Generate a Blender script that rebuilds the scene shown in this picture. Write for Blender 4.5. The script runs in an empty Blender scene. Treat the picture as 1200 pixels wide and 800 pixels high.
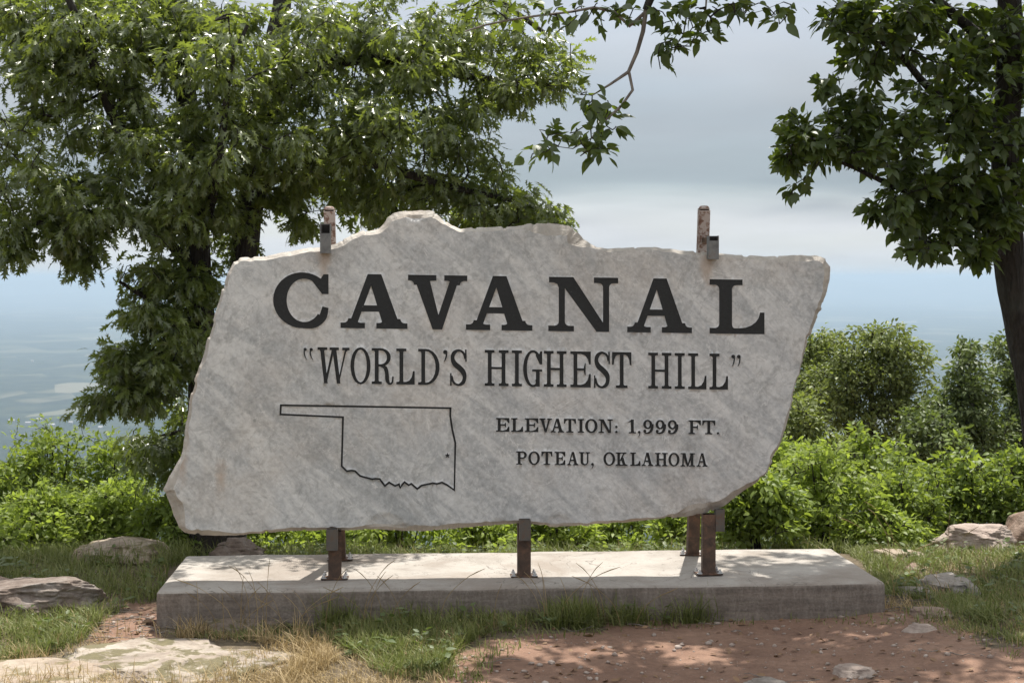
import bpy, bmesh, math, random
import numpy as np
from mathutils import Vector, Matrix
from mathutils.geometry import delaunay_2d_cdt

R = math.radians
scene = bpy.context.scene
COL = scene.collection

# ------------------------------------------------------------------ camera
H = 2.05            # eye height above the ground in front of the plinth
F = 1820.0          # focal length in pixels of the 1200 x 800 photograph
HY = 325.0          # eye level in the photograph
cam_d = bpy.data.cameras.new('camera')
cam_d.sensor_width = 36.0
cam_d.lens = 36.0 * F / 1200.0
cam_d.shift_y = -(400.0 - HY) / 1200.0
cam_d.clip_start = 0.1
cam_d.clip_end = 200000.0
cam = bpy.data.objects.new('camera', cam_d)
COL.objects.link(cam)
cam.location = (0, 0, H)
cam.rotation_euler = (R(90), 0, 0)
scene.camera = cam

# ------------------------------------------------------------------ light
SUN_EL, SUN_AZ = R(69), R(16)
world = bpy.data.worlds.new('World')
scene.world = world
world.use_nodes = True
wn, wl = world.node_tree.nodes, world.node_tree.links
wn.clear()


def wnode(t, **kw):
    n = wn.new(t)
    for k, v in kw.items():
        setattr(n, k, v)
    return n


w_out = wnode('ShaderNodeOutputWorld')
w_bg = wnode('ShaderNodeBackground')
w_bg.inputs['Strength'].default_value = 0.10
w_tc = wnode('ShaderNodeTexCoord')
w_sep = wnode('ShaderNodeSeparateXYZ')
wl.new(w_tc.outputs['Generated'], w_sep.inputs[0])
w_zc = wnode('ShaderNodeMath', operation='MAXIMUM')
wl.new(w_sep.outputs[2], w_zc.inputs[0])
w_zc.inputs[1].default_value = 0.004
w_cmb = wnode('ShaderNodeCombineXYZ')
wl.new(w_sep.outputs[0], w_cmb.inputs[0])
wl.new(w_sep.outputs[1], w_cmb.inputs[1])
wl.new(w_zc.outputs[0], w_cmb.inputs[2])
sky = wnode('ShaderNodeTexSky', sky_type='NISHITA')
sky.sun_disc = False
sky.sun_elevation = SUN_EL
sky.sun_rotation = SUN_AZ
sky.altitude = 600.0
wl.new(w_cmb.outputs[0], sky.inputs[0])
# cloud deck: flat sheets seen from below, so they pile up towards the horizon
w_den = wnode('ShaderNodeMath', operation='ADD')
wl.new(w_zc.outputs[0], w_den.inputs[0])
w_den.inputs[1].default_value = 0.10
w_inv = wnode('ShaderNodeMath', operation='DIVIDE')
w_inv.inputs[0].default_value = 1.0
wl.new(w_den.outputs[0], w_inv.inputs[1])
w_proj = wnode('ShaderNodeVectorMath', operation='SCALE')
wl.new(w_cmb.outputs[0], w_proj.inputs[0])
wl.new(w_inv.outputs[0], w_proj.inputs['Scale'])
w_n1 = wnode('ShaderNodeTexNoise')
w_n1.inputs['Scale'].default_value = 0.6
w_n1.inputs['Detail'].default_value = 3.0
w_n1.inputs['Roughness'].default_value = 0.42
w_n1.inputs['Distortion'].default_value = 0.4
wl.new(w_proj.outputs[0], w_n1.inputs['Vector'])
# height in the sky, ruffled by the noise
w_off = wnode('ShaderNodeMath', operation='MULTIPLY_ADD')
wl.new(w_n1.outputs['Fac'], w_off.inputs[0])
w_off.inputs[1].default_value = 0.050
w_off.inputs[2].default_value = -0.025
w_h = wnode('ShaderNodeMath', operation='ADD')
wl.new(w_zc.outputs[0], w_h.inputs[0])
wl.new(w_off.outputs[0], w_h.inputs[1])
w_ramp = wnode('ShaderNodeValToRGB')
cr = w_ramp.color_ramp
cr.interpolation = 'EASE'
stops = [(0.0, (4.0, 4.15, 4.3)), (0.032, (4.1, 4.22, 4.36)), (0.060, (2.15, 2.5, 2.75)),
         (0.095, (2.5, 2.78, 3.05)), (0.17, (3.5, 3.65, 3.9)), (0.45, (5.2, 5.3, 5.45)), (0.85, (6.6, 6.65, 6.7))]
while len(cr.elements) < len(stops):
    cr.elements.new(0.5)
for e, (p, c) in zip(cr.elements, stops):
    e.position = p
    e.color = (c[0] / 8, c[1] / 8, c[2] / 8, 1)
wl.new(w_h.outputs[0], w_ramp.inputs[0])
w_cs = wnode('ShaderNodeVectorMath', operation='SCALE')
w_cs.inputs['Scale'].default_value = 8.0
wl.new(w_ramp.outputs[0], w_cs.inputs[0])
w_n2 = wnode('ShaderNodeTexNoise')
w_n2.inputs['Scale'].default_value = 1.2
w_n2.inputs['Detail'].default_value = 3.0
wl.new(w_proj.outputs[0], w_n2.inputs['Vector'])
w_mod = wnode('ShaderNodeMapRange')
w_mod.inputs['From Min'].default_value = 0.3
w_mod.inputs['From Max'].default_value = 0.7
w_mod.inputs['To Min'].default_value = 0.93
w_mod.inputs['To Max'].default_value = 1.07
wl.new(w_n2.outputs['Fac'], w_mod.inputs['Value'])
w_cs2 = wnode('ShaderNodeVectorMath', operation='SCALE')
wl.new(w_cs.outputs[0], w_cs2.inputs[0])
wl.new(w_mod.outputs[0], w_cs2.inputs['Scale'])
w_cov = wnode('ShaderNodeMapRange')
w_cov.inputs['From Min'].default_value = 0.25
w_cov.inputs['From Max'].default_value = 0.55
w_cov.inputs['To Min'].default_value = 0.75
w_cov.inputs['To Max'].default_value = 1.0
wl.new(w_n1.outputs['Fac'], w_cov.inputs['Value'])
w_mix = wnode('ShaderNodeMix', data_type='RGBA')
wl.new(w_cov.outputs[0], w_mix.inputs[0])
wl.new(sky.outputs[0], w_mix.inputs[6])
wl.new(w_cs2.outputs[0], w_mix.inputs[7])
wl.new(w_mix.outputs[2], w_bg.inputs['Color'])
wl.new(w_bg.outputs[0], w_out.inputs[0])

sun_d = bpy.data.lights.new('sun', 'SUN')
sun_d.energy = 4.0
sun_d.angle = R(0.53)
sun_d.color = (1.0, 0.955, 0.88)
sun = bpy.data.objects.new('sun', sun_d)
COL.objects.link(sun)
SUN_DIR = Vector((math.sin(SUN_AZ) * math.cos(SUN_EL), math.cos(SUN_AZ) * math.cos(SUN_EL), math.sin(SUN_EL)))
sun.rotation_euler = SUN_DIR.to_track_quat('Z', 'Y').to_euler()
sun.location = (5, 20, 40)

vs = scene.view_settings
vs.view_transform = 'Standard'
vs.look = 'None'
vs.exposure = 0.85
vs.gamma = 1.0
vs.use_curve_mapping = False
scene.render.engine = 'CYCLES'
cy = scene.cycles
cy.use_denoising = True
cy.max_bounces = 8
cy.diffuse_bounces = 4
cy.glossy_bounces = 3
cy.transmission_bounces = 4
cy.volume_bounces = 1
cy.transparent_max_bounces = 8
cy.caustics_reflective = False
cy.caustics_refractive = False
cy.sample_clamp_indirect = 6.0

# ------------------------------------------------------------------ helpers
rng = np.random.default_rng(7)
random.seed(7)


def P(px, py, Y):
    """point seen at a photo position, standing at depth Y"""
    return np.array(((px - 600.0) / F * Y, Y, H - (py - HY) / F * Y))


def to_px(v):
    v = np.asarray(v, float)
    return np.stack((600 + F * v[..., 0] / v[..., 1], HY - F * (v[..., 2] - H) / v[..., 1]), -1)


def tag(o, label=None, cat=None, group=None, kind=None):
    if label:
        o['label'] = label
    if cat:
        o['category'] = cat
    if group:
        o['group'] = group
    if kind:
        o['kind'] = kind
    return o


def empty(name, loc):
    o = bpy.data.objects.new(name, None)
    o.location = Vector(loc)
    o.empty_display_size = 0.1
    COL.objects.link(o)
    return o


def world_origin(o):
    p = Vector((0, 0, 0))
    while o is not None:
        p = p + o.location
        o = o.parent
    return np.array(p)


def link(name, me, mat=None, parent=None, loc=None):
    o = bpy.data.objects.new(name, me)
    if mat is not None and len(me.materials) == 0:
        me.materials.append(mat)
    COL.objects.link(o)
    if parent is not None:
        o.parent = parent
    if loc is not None:
        o.location = Vector(loc)
    return o


def np_mesh(name, V, Fc, smooth=False):
    """V (n,3); Fc (m,k) polygons of k corners each"""
    V = np.asarray(V, np.float32)
    Fc = np.asarray(Fc, np.int32)
    me = bpy.data.meshes.new(name)
    me.vertices.add(len(V))
    me.vertices.foreach_set('co', V.ravel())
    m, k = Fc.shape
    me.loops.add(m * k)
    me.loops.foreach_set('vertex_index', Fc.ravel())
    me.polygons.add(m)
    me.polygons.foreach_set('loop_start', np.arange(0, m * k, k, dtype=np.int32))
    me.polygons.foreach_set('loop_total', np.full(m, k, np.int32))
    if smooth:
        me.polygons.foreach_set('use_smooth', np.ones(m, bool))
    me.update(calc_edges=True)
    return me


def part(name, V, Fc, mat, parent, smooth=False, kind=None):
    """mesh with world-space vertices, stored relative to its parent"""
    off = world_origin(parent) if parent is not None else np.zeros(3)
    o = link(name, np_mesh(name, np.asarray(V, float) - off, Fc, smooth), mat, parent)
    if kind:
        o['kind'] = kind
    return o


def bm_part(name, bm, mat, parent, smooth=False):
    off = world_origin(parent) if parent is not None else np.zeros(3)
    bmesh.ops.translate(bm, verts=bm.verts, vec=-Vector(off))
    me = bpy.data.meshes.new(name)
    bm.to_mesh(me)
    bm.free()
    if smooth:
        for p in me.polygons:
            p.use_smooth = True
    return link(name, me, mat, parent)


def hash2(i, j, seed):
    n = (i.astype(np.int64) * 374761393 + j.astype(np.int64) * 668265263 + seed * 69069) & 0xFFFFFFFF
    n = ((n ^ (n >> 13)) * 1274126177) & 0xFFFFFFFF
    return ((n ^ (n >> 16)) & 0xFFFF) / 65535.0


def vnoise(x, y, seed=0):
    x = np.asarray(x, float)
    y = np.asarray(y, float)
    i, j = np.floor(x), np.floor(y)
    u, v = x - i, y - j
    u = u * u * (3 - 2 * u)
    v = v * v * (3 - 2 * v)
    a, b = hash2(i, j, seed), hash2(i + 1, j, seed)
    c, d = hash2(i, j + 1, seed), hash2(i + 1, j + 1, seed)
    return (a * (1 - u) + b * u) * (1 - v) + (c * (1 - u) + d * u) * v


def fbm(x, y, seed=0, octv=4):
    s, a, t = 0.0, 1.0, 0.0
    for k in range(octv):
        s = s + a * vnoise(np.asarray(x) * 2 ** k, np.asarray(y) * 2 ** k, seed + k * 17)
        t += a
        a *= 0.5
    return s / t


def sstep(a, b, x):
    t = np.clip((x - a) / (b - a), 0, 1)
    return t * t * (3 - 2 * t)


def in_poly(pts, poly):
    """even-odd test of points (n,2) in a polygon (k,2)"""
    pts = np.asarray(pts, float)
    x, y = pts[:, 0], pts[:, 1]
    q = np.asarray(poly, float)
    r = np.zeros(len(pts), bool)
    k = len(q)
    for a in range(k):
        x0, y0 = q[a]
        x1, y1 = q[(a + 1) % k]
        c = (y0 > y) != (y1 > y)
        if c.any():
            with np.errstate(divide='ignore', invalid='ignore'):
                xi = (x1 - x0) * (y - y0) / (y1 - y0) + x0
            r ^= c & (x < xi)
    return r


# ------------------------------------------------------------------ materials
class Mat:
    def __init__(self, name):
        self.m = bpy.data.materials.new(name)
        self.m.use_nodes = True
        self.t = self.m.node_tree
        self.n, self.l = self.t.nodes, self.t.links
        self.n.clear()
        self.out = self.node('ShaderNodeOutputMaterial')
        self.b = self.node('ShaderNodeBsdfPrincipled')
        self.l.new(self.b.outputs[0], self.out.inputs[0])

    def node(self, t, **kw):
        n = self.n.new(t)
        for k, v in kw.items():
            setattr(n, k, v)
        return n

    def set(self, **kw):
        for k, v in kw.items():
            self.b.inputs[k.replace('_', ' ')].default_value = v
        return self

    def coord(self, kind='Object', scale=(1, 1, 1), rot=(0, 0, 0)):
        c = self.node('ShaderNodeTexCoord')
        mp = self.node('ShaderNodeMapping')
        mp.inputs['Scale'].default_value = scale
        mp.inputs['Rotation'].default_value = rot
        self.l.new(c.outputs[kind], mp.inputs[0])
        return mp.outputs[0]

    def noise(self, vec, scale, detail=5, rough=0.55, dist=0.0):
        n = self.node('ShaderNodeTexNoise')
        n.inputs['Scale'].default_value = scale
        n.inputs['Detail'].default_value = detail
        n.inputs['Roughness'].default_value = rough
        n.inputs['Distortion'].default_value = dist
        if vec is not None:
            self.l.new(vec, n.inputs['Vector'])
        return n.outputs['Fac']

    def voro(self, vec, scale, feature='F1', out='Distance'):
        n = self.node('ShaderNodeTexVoronoi', feature=feature)
        n.inputs['Scale'].default_value = scale
        if vec is not None:
            self.l.new(vec, n.inputs['Vector'])
        return n.outputs[out]

    def ramp(self, fac, stops, interp='LINEAR'):
        n = self.node('ShaderNodeValToRGB')
        n.color_ramp.interpolation = interp
        el = n.color_ramp.elements
        while len(el) < len(stops):
            el.new(0.5)
        for e, (p, c) in zip(el, stops):
            e.position = p
            e.color = (c, c, c, 1) if isinstance(c, (int, float)) else (*c, 1)
        self.l.new(fac, n.inputs[0])
        return n.outputs[0]

    def mix(self, fac, a, b, mode='MIX'):
        n = self.node('ShaderNodeMix', data_type='RGBA', blend_type=mode)
        for sock, v in ((n.inputs[0], fac), (n.inputs[6], a), (n.inputs[7], b)):
            if hasattr(v, 'links') or hasattr(v, 'is_linked'):
                self.l.new(v, sock)
            elif isinstance(v, (int, float)):
                sock.default_value = v
            else:
                sock.default_value = (*v, 1)
        return n.outputs[2]

    def math(self, op, a, b=None):
        n = self.node('ShaderNodeMath', operation=op)
        for sock, v in ((n.inputs[0], a), (n.inputs[1], b)):
            if v is None:
                continue
            if isinstance(v, (int, float)):
                sock.default_value = v
            else:
                self.l.new(v, sock)
        return n.outputs[0]

    def col(self, c):
        if isinstance(c, tuple):
            self.b.inputs['Base Color'].default_value = (*c, 1)
        else:
            self.l.new(c, self.b.inputs['Base Color'])
        return self

    def bump(self, h, strength=0.5, dist=0.01, prev=None):
        n = self.node('ShaderNodeBump')
        n.inputs['Strength'].default_value = strength
        n.inputs['Distance'].default_value = dist
        self.l.new(h, n.inputs['Height'])
        if prev is not None:
            self.l.new(prev, n.inputs['Normal'])
        self.l.new(n.outputs[0], self.b.inputs['Normal'])
        return n.outputs[0]


def leaf_mat(name, dark, light, trans, rough=0.38, tfac=0.4, spec=0.5):
    M = Mat(name)
    g = M.node('ShaderNodeNewGeometry')
    oi = M.node('ShaderNodeObjectInfo')
    rnd = M.math('FRACT', M.math('ADD', g.outputs['Random Per Island'], oi.outputs['Random']))
    c = M.ramp(rnd, [(0.0, dark), (0.55, tuple((a + b) / 2 for a, b in zip(dark, light))), (1.0, light)])
    # paler underside
    c2 = M.mix(M.math('MULTIPLY', g.outputs['Backfacing'], 0.35), c, tuple(min(1, x * 1.5 + 0.02) for x in light))
    M.col(c2).set(Roughness=rough)
    M.b.inputs['Specular IOR Level'].default_value = spec
    tr = M.node('ShaderNodeBsdfTranslucent')
    tc = M.mix(rnd, tuple(0.75 * x for x in trans), trans)
    M.l.new(tc, tr.inputs['Color'])
    mx = M.node('ShaderNodeMixShader')
    mx.inputs[0].default_value = tfac
    M.l.new(M.b.outputs[0], mx.inputs[1])
    M.l.new(tr.outputs[0], mx.inputs[2])
    M.l.new(mx.outputs[0], M.out.inputs[0])
    return M.m


MAT = {}
MAT['oak_leaf'] = leaf_mat('oak leaf', (0.056, 0.086, 0.027), (0.130, 0.160, 0.050), (0.31, 0.39, 0.05), 0.30, 0.44, 1.0)
MAT['gum_leaf'] = leaf_mat('broad leaf', (0.030, 0.050, 0.016), (0.070, 0.100, 0.028), (0.20, 0.28, 0.02), 0.36, 0.34, 0.5)
MAT['shrub_leaf'] = leaf_mat('shrub leaf', (0.085, 0.135, 0.03), (0.17, 0.225, 0.05), (0.34, 0.44, 0.05), 0.46, 0.45, 0.3)
MAT['lime_leaf'] = leaf_mat('lime leaf', (0.125, 0.185, 0.035), (0.23, 0.28, 0.065), (0.42, 0.54, 0.07), 0.48, 0.48, 0.3)
MAT['far_leaf'] = leaf_mat('far leaf', (0.090, 0.122, 0.040), (0.17, 0.20, 0.065), (0.29, 0.36, 0.06), 0.48, 0.36, 0.3)
MAT['dark_leaf'] = leaf_mat('dark leaf', (0.055, 0.088, 0.034), (0.115, 0.145, 0.05), (0.19, 0.26, 0.045), 0.48, 0.33, 0.3)
MAT['grass'] = leaf_mat('grass blade', (0.070, 0.100, 0.028), (0.21, 0.215, 0.075), (0.22, 0.28, 0.06), 0.5, 0.35, 0.3)
MAT['straw'] = leaf_mat('straw', (0.24, 0.17, 0.08), (0.42, 0.32, 0.17), (0.40, 0.30, 0.14), 0.6, 0.3, 0.3)
MAT['dead_leaf'] = leaf_mat('dead leaf', (0.10, 0.055, 0.03), (0.24, 0.15, 0.085), (0.2, 0.12, 0.05), 0.6, 0.2, 0.3)

M = Mat('bark')
v = M.coord('Object', (1, 1, 0.22))
n1 = M.noise(v, 22, 6, 0.65, 0.6)
n2 = M.noise(M.coord('Object'), 3.0, 4)
n3 = M.voro(v, 38)
M.col(M.mix(M.ramp(n2, [(0.52, 0.0), (0.75, 0.5)]),
            M.ramp(n1, [(0.3, (0.014, 0.011, 0.009)), (0.7, (0.050, 0.040, 0.033))]), (0.095, 0.095, 0.08)))
M.set(Roughness=0.9)
nb = M.bump(n1, 1.0, 0.05)
M.bump(n3, 0.9, 0.03, nb)
MAT['bark'] = M.m

M = Mat('pale bark')
v = M.coord('Object', (1, 1, 0.5))
n1 = M.noise(v, 30, 5)
M.col(M.ramp(n1, [(0.3, (0.10, 0.085, 0.075)), (0.7, (0.26, 0.23, 0.20))])).set(Roughness=0.85)
M.bump(n1, 0.5, 0.006)
MAT['pale_bark'] = M.m

# sign stone: grey limestone with slanting veins and warm stains
M = Mat('sign stone')
vA = M.coord('Object', (1, 1, 1), (0, R(-42), 0))
mpA = M.node('ShaderNodeMapping')
mpA.inputs['Scale'].default_value = (0.42, 1.0, 2.3)
M.l.new(vA, mpA.inputs[0])
mpB = M.node('ShaderNodeMapping')
mpB.inputs['Scale'].default_value = (0.95, 1.0, 1.1)
M.l.new(vA, mpB.inputs[0])
streak = M.noise(mpA.outputs[0], 2.6, 9, 0.68, 1.3)
v0 = M.coord('Object')
blot = M.noise(v0, 1.6, 6, 0.6, 0.3)
fine = M.noise(v0, 38, 6, 0.7)
mott = M.noise(v0, 8.5, 7, 0.68, 0.5)
c = M.ramp(streak, [(0.30, (0.40, 0.415, 0.42)), (0.45, (0.525, 0.53, 0.53)), (0.56, (0.63, 0.63, 0.62)), (0.70, (0.72, 0.715, 0.70))])
c = M.mix(M.ramp(mott, [(0.50, 0.0), (0.62, 0.42)]), c, (0.38, 0.39, 0.39))
c = M.mix(M.ramp(M.noise(mpB.outputs[0], 5.5, 8, 0.68, 3.0), [(0.54, 0.0), (0.63, 0.42)]), c, (0.72, 0.71, 0.69))
c = M.mix(M.ramp(M.noise(v0, 5.0, 6, 0.66, 2.2), [(0.55, 0.0), (0.62, 0.42)]), c, (0.36, 0.36, 0.35))
c = M.mix(M.ramp(blot, [(0.50, 0.0), (0.68, 0.30)]), c, (0.60, 0.52, 0.44))
c = M.mix(0.45, c, M.ramp(fine, [(0.25, 0.10), (0.75, 0.74)]), 'OVERLAY')
vein = M.noise(vA, 3.3, 3, 0.5, 1.5)
veinl = M.ramp(M.math('ABSOLUTE', M.math('SUBTRACT', vein, 0.5)), [(0.0, 1.0), (0.012, 0.0)])
c = M.mix(M.math('MULTIPLY', veinl, 0.25), c, (0.21, 0.205, 0.20))
# crisp calcite threads, lichen dots, and rust that has run down from the steel clips
thr = M.noise(M.coord('Object', (1, 1, 1), (0, R(25), 0)), 1.7, 6, 0.6, 2.0)
thl = M.ramp(M.math('ABSOLUTE', M.math('SUBTRACT', thr, 0.47)), [(0.0, 1.0), (0.005, 0.0)])
c = M.mix(M.math('MULTIPLY', thl, M.ramp(mott, [(0.45, 0.0), (0.55, 0.7)])), c, (0.80, 0.79, 0.77))
lic = M.math('MULTIPLY', M.ramp(M.voro(v0, 9.0), [(0.06, 1.0), (0.13, 0.0)]), M.ramp(M.noise(v0, 2.7, 3), [(0.56, 0.0), (0.62, 0.6)]))
c = M.mix(lic, c, (0.24, 0.245, 0.23))
for su, sz_, hgt_ in ((-1.14, 1.72, 0.16), (1.21, 1.68, 0.16), (-2.0, 0.55, 0.22), (-1.76, 0.40, 0.13)):
    vs_ = M.node('ShaderNodeVectorMath', operation='SUBTRACT')
    M.l.new(v0, vs_.inputs[0])
    vs_.inputs[1].default_value = (su, 0, sz_)
    vm_ = M.node('ShaderNodeVectorMath', operation='MULTIPLY')
    M.l.new(vs_.outputs[0], vm_.inputs[0])
    vm_.inputs[1].default_value = (1 / 0.05, 0, 1 / hgt_)
    vl_ = M.node('ShaderNodeVectorMath', operation='LENGTH')
    M.l.new(vm_.outputs[0], vl_.inputs[0])
    dn_ = M.math('ADD', vl_.outputs['Value'], M.math('MULTIPLY', M.math('SUBTRACT', mott, 0.5), 2.2))
    c = M.mix(M.ramp(dn_, [(0.25, 0.5), (1.0, 0.0)]), c, (0.40, 0.27, 0.17))
M.col(c).set(Roughness=0.62)
nb = M.bump(fine, 0.22, 0.004)
M.bump(mott, 0.25, 0.008, nb)
MAT['stone'] = M.m

M = Mat('broken stone')
v0 = M.coord('Object')
n1 = M.noise(v0, 6, 7, 0.65, 0.4)
n2 = M.noise(v0, 40, 5, 0.65)
c = M.ramp(n1, [(0.3, (0.33, 0.30, 0.265)), (0.55, (0.47, 0.43, 0.38)), (0.75, (0.58, 0.55, 0.50))])
c = M.mix(M.ramp(M.noise(v0, 2.2, 4), [(0.55, 0.0), (0.72, 0.5)]), c, (0.34, 0.22, 0.13))
M.col(c).set(Roughness=0.8)
nb = M.bump(n1, 0.8, 0.03)
M.bump(n2, 0.6, 0.006, nb)
MAT['stone_edge'] = M.m

M = Mat('black paint')
v0 = M.coord('Object')
n1 = M.noise(v0, 60, 5, 0.7)
M.col(M.ramp(n1, [(0.3, (0.005, 0.006, 0.006)), (0.62, (0.013, 0.014, 0.015)), (0.67, (0.020, 0.020, 0.021)), (0.72, (0.15, 0.145, 0.14))])).set(Roughness=0.6)
M.bump(n1, 0.5, 0.003)
MAT['paint'] = M.m

M = Mat('concrete')
v0 = M.coord('Object')
n1 = M.noise(v0, 3.2, 7, 0.62, 0.3)
n2 = M.noise(v0, 70, 4, 0.6)
n3 = M.noise(M.coord('Object', (0.6, 1, 6)), 5, 5)
c = M.ramp(n1, [(0.3, (0.25, 0.22, 0.19)), (0.5, (0.36, 0.33, 0.295)), (0.75, (0.42, 0.395, 0.36))])
c = M.mix(0.25, c, M.ramp(n2, [(0.3, 0.3), (0.7, 0.62)]), 'OVERLAY')
c = M.mix(M.ramp(M.noise(v0, 1.3, 5, 0.6, 0.5), [(0.50, 0.0), (0.62, 0.55)]), c, (0.22, 0.175, 0.14))
crk = M.noise(v0, 1.1, 5, 0.6, 1.2)
c = M.mix(M.ramp(M.math('ABSOLUTE', M.math('SUBTRACT', crk, 0.52)), [(0.0, 0.8), (0.003, 0.0)]), c, (0.10, 0.085, 0.07))
# formed sides: board-cast, streaked, in a darker and browner colour than the trowelled top
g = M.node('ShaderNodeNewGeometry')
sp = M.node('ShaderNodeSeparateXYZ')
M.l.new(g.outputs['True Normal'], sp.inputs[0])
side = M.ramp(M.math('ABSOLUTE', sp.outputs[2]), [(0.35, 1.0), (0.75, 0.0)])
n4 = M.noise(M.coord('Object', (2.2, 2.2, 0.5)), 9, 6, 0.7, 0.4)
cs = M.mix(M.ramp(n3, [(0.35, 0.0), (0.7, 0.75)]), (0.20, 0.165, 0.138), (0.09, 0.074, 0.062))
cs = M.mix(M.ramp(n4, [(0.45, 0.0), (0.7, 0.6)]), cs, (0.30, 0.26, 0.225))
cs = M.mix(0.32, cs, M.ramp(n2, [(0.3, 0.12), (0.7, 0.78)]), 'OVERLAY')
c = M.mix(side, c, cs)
M.col(c).set(Roughness=0.85)
nb = M.bump(n2, 0.5, 0.006)
nb = M.bump(n1, 0.4, 0.02, nb)
M.bump(n3, 0.45, 0.01, nb)
MAT['concrete'] = M.m

M = Mat('rusty steel')
v0 = M.coord('Object')
n1 = M.noise(v0, 14, 7, 0.7, 0.5)
n2 = M.noise(v0, 90, 4, 0.6)
c = M.ramp(n1, [(0.30, (0.042, 0.030, 0.024)), (0.48, (0.085, 0.055, 0.040)), (0.62, (0.155, 0.088, 0.056)), (0.78, (0.22, 0.16, 0.125))])
M.col(c).set(Roughness=0.8, Metallic=0.15)
M.bump(n2, 0.35, 0.002)
MAT['rust'] = M.m

M = Mat('flaking painted steel')
v0 = M.coord('Object')
n1 = M.noise(v0, 26, 7, 0.7, 0.8)
c = M.ramp(n1, [(0.36, (0.14, 0.070, 0.05)), (0.46, (0.24, 0.15, 0.115)), (0.52, (0.46, 0.40, 0.37)), (0.75, (0.38, 0.30, 0.27))])
M.col(c).set(Roughness=0.75)
M.bump(n1, 0.4, 0.003)
MAT['flaked'] = M.m

M = Mat('grey steel')
v0 = M.coord('Object')
n1 = M.noise(v0, 18, 6, 0.65)
c = M.ramp(n1, [(0.3, (0.11, 0.11, 0.11)), (0.6, (0.20, 0.20, 0.195)), (0.78, (0.16, 0.10, 0.075))])
M.col(c).set(Roughness=0.6, Metallic=0.3)
MAT['steel'] = M.m

M = Mat('rust-stained grey steel')
n1 = M.noise(M.coord('Object'), 16, 7, 0.7, 0.6)
M.col(M.ramp(n1, [(0.32, (0.085, 0.082, 0.078)), (0.5, (0.12, 0.105, 0.09)), (0.64, (0.135, 0.085, 0.06)), (0.8, (0.18, 0.12, 0.09))])).set(Roughness=0.75, Metallic=0.2)
MAT['lug'] = M.m

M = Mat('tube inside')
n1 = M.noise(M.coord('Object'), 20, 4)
M.col(M.ramp(n1, [(0.3, (0.012, 0.010, 0.009)), (0.8, (0.03, 0.022, 0.018))])).set(Roughness=0.9)  # near-black colour stands in for the shade in the hollow clips
MAT['inside_shade'] = M.m

M = Mat('zinc bolt')
n1 = M.noise(M.coord('Object'), 120, 3)
M.col(M.ramp(n1, [(0.3, (0.42, 0.42, 0.42)), (0.75, (0.68, 0.68, 0.68))])).set(Roughness=0.4, Metallic=0.7)
MAT['bolt'] = M.m


def rock_mat(name, lo, mid, hi, moss=None, mossamt=0.0):
    M = Mat(name)
    v0 = M.coord('Object')
    n1 = M.noise(v0, 4.0, 8, 0.66, 0.5)
    n2 = M.noise(v0, 26, 6, 0.65)
    n3 = M.noise(M.coord('Object', (1, 1, 5)), 4, 5, 0.6, 0.6)
    c = M.ramp(n1, [(0.3, lo), (0.52, mid), (0.72, hi)])
    c = M.mix(0.4, c, M.ramp(n2, [(0.25, 0.2), (0.75, 0.72)]), 'OVERLAY')
    c = M.mix(M.ramp(n3, [(0.55, 0.0), (0.7, 0.4)]), c, tuple(0.45 * x for x in lo))
    if moss:
        nm = M.noise(v0, 6.5, 9, 0.70, 0.5)
        c = M.mix(M.ramp(nm, [(0.60 - mossamt, 0.0), (0.66 - mossamt, 0.9)]), c,
                  M.ramp(n2, [(0.3, tuple(0.6 * x for x in moss)), (0.7, moss)]))
    M.col(c).set(Roughness=0.88)
    nb = M.bump(n1, 0.7, 0.05)
    nb = M.bump(n3, 0.5, 0.03, nb)
    M.bump(n2, 0.6, 0.008, nb)
    return M.m


MAT['rock_grey'] = rock_mat('grey lichen rock', (0.16, 0.13, 0.11), (0.28, 0.25, 0.22), (0.40, 0.38, 0.35))
MAT['rock_brown'] = rock_mat('brown sandstone', (0.17, 0.105, 0.075), (0.29, 0.21, 0.165), (0.38, 0.32, 0.28))
MAT['rock_pale'] = rock_mat('pale sandstone', (0.24, 0.175, 0.13), (0.35, 0.285, 0.22), (0.44, 0.38, 0.315), (0.18, 0.15, 0.07), 0.08)
MAT['rock_pink'] = rock_mat('pinkish sandstone', (0.24, 0.175, 0.145), (0.37, 0.30, 0.255), (0.48, 0.42, 0.37))
MAT['rock_moss'] = rock_mat('mossy sandstone', (0.215, 0.165, 0.13), (0.33, 0.28, 0.23), (0.43, 0.385, 0.335), (0.14, 0.12, 0.05), 0.11)
MAT['rock_mix'] = rock_mat('grey brown rock', (0.11, 0.075, 0.056), (0.185, 0.145, 0.12), (0.31, 0.285, 0.26))
MAT['rock_dark'] = rock_mat('shade-darkened mossy rock', (0.12, 0.09, 0.07), (0.19, 0.15, 0.115), (0.29, 0.26, 0.22), (0.10, 0.085, 0.035), 0.12)  # brown mossy stone, with the shade it lies in darkened into its colour
MAT['rock_red'] = rock_mat('red brick', (0.25, 0.08, 0.05), (0.40, 0.14, 0.09), (0.47, 0.2, 0.14))

# ------------------------------------------------------------------ ground
DIRT = [(505, 900), (515, 785), (530, 768), (570, 748), (660, 738), (745, 727), (870, 716), (960, 713), (1035, 712),
        (1085, 722), (1130, 742), (1200, 764), (1330, 790), (1500, 900)]
MOUND = [(95, 752), (120, 722), (160, 712), (186, 708), (200, 735), (180, 750), (140, 757)]


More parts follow.
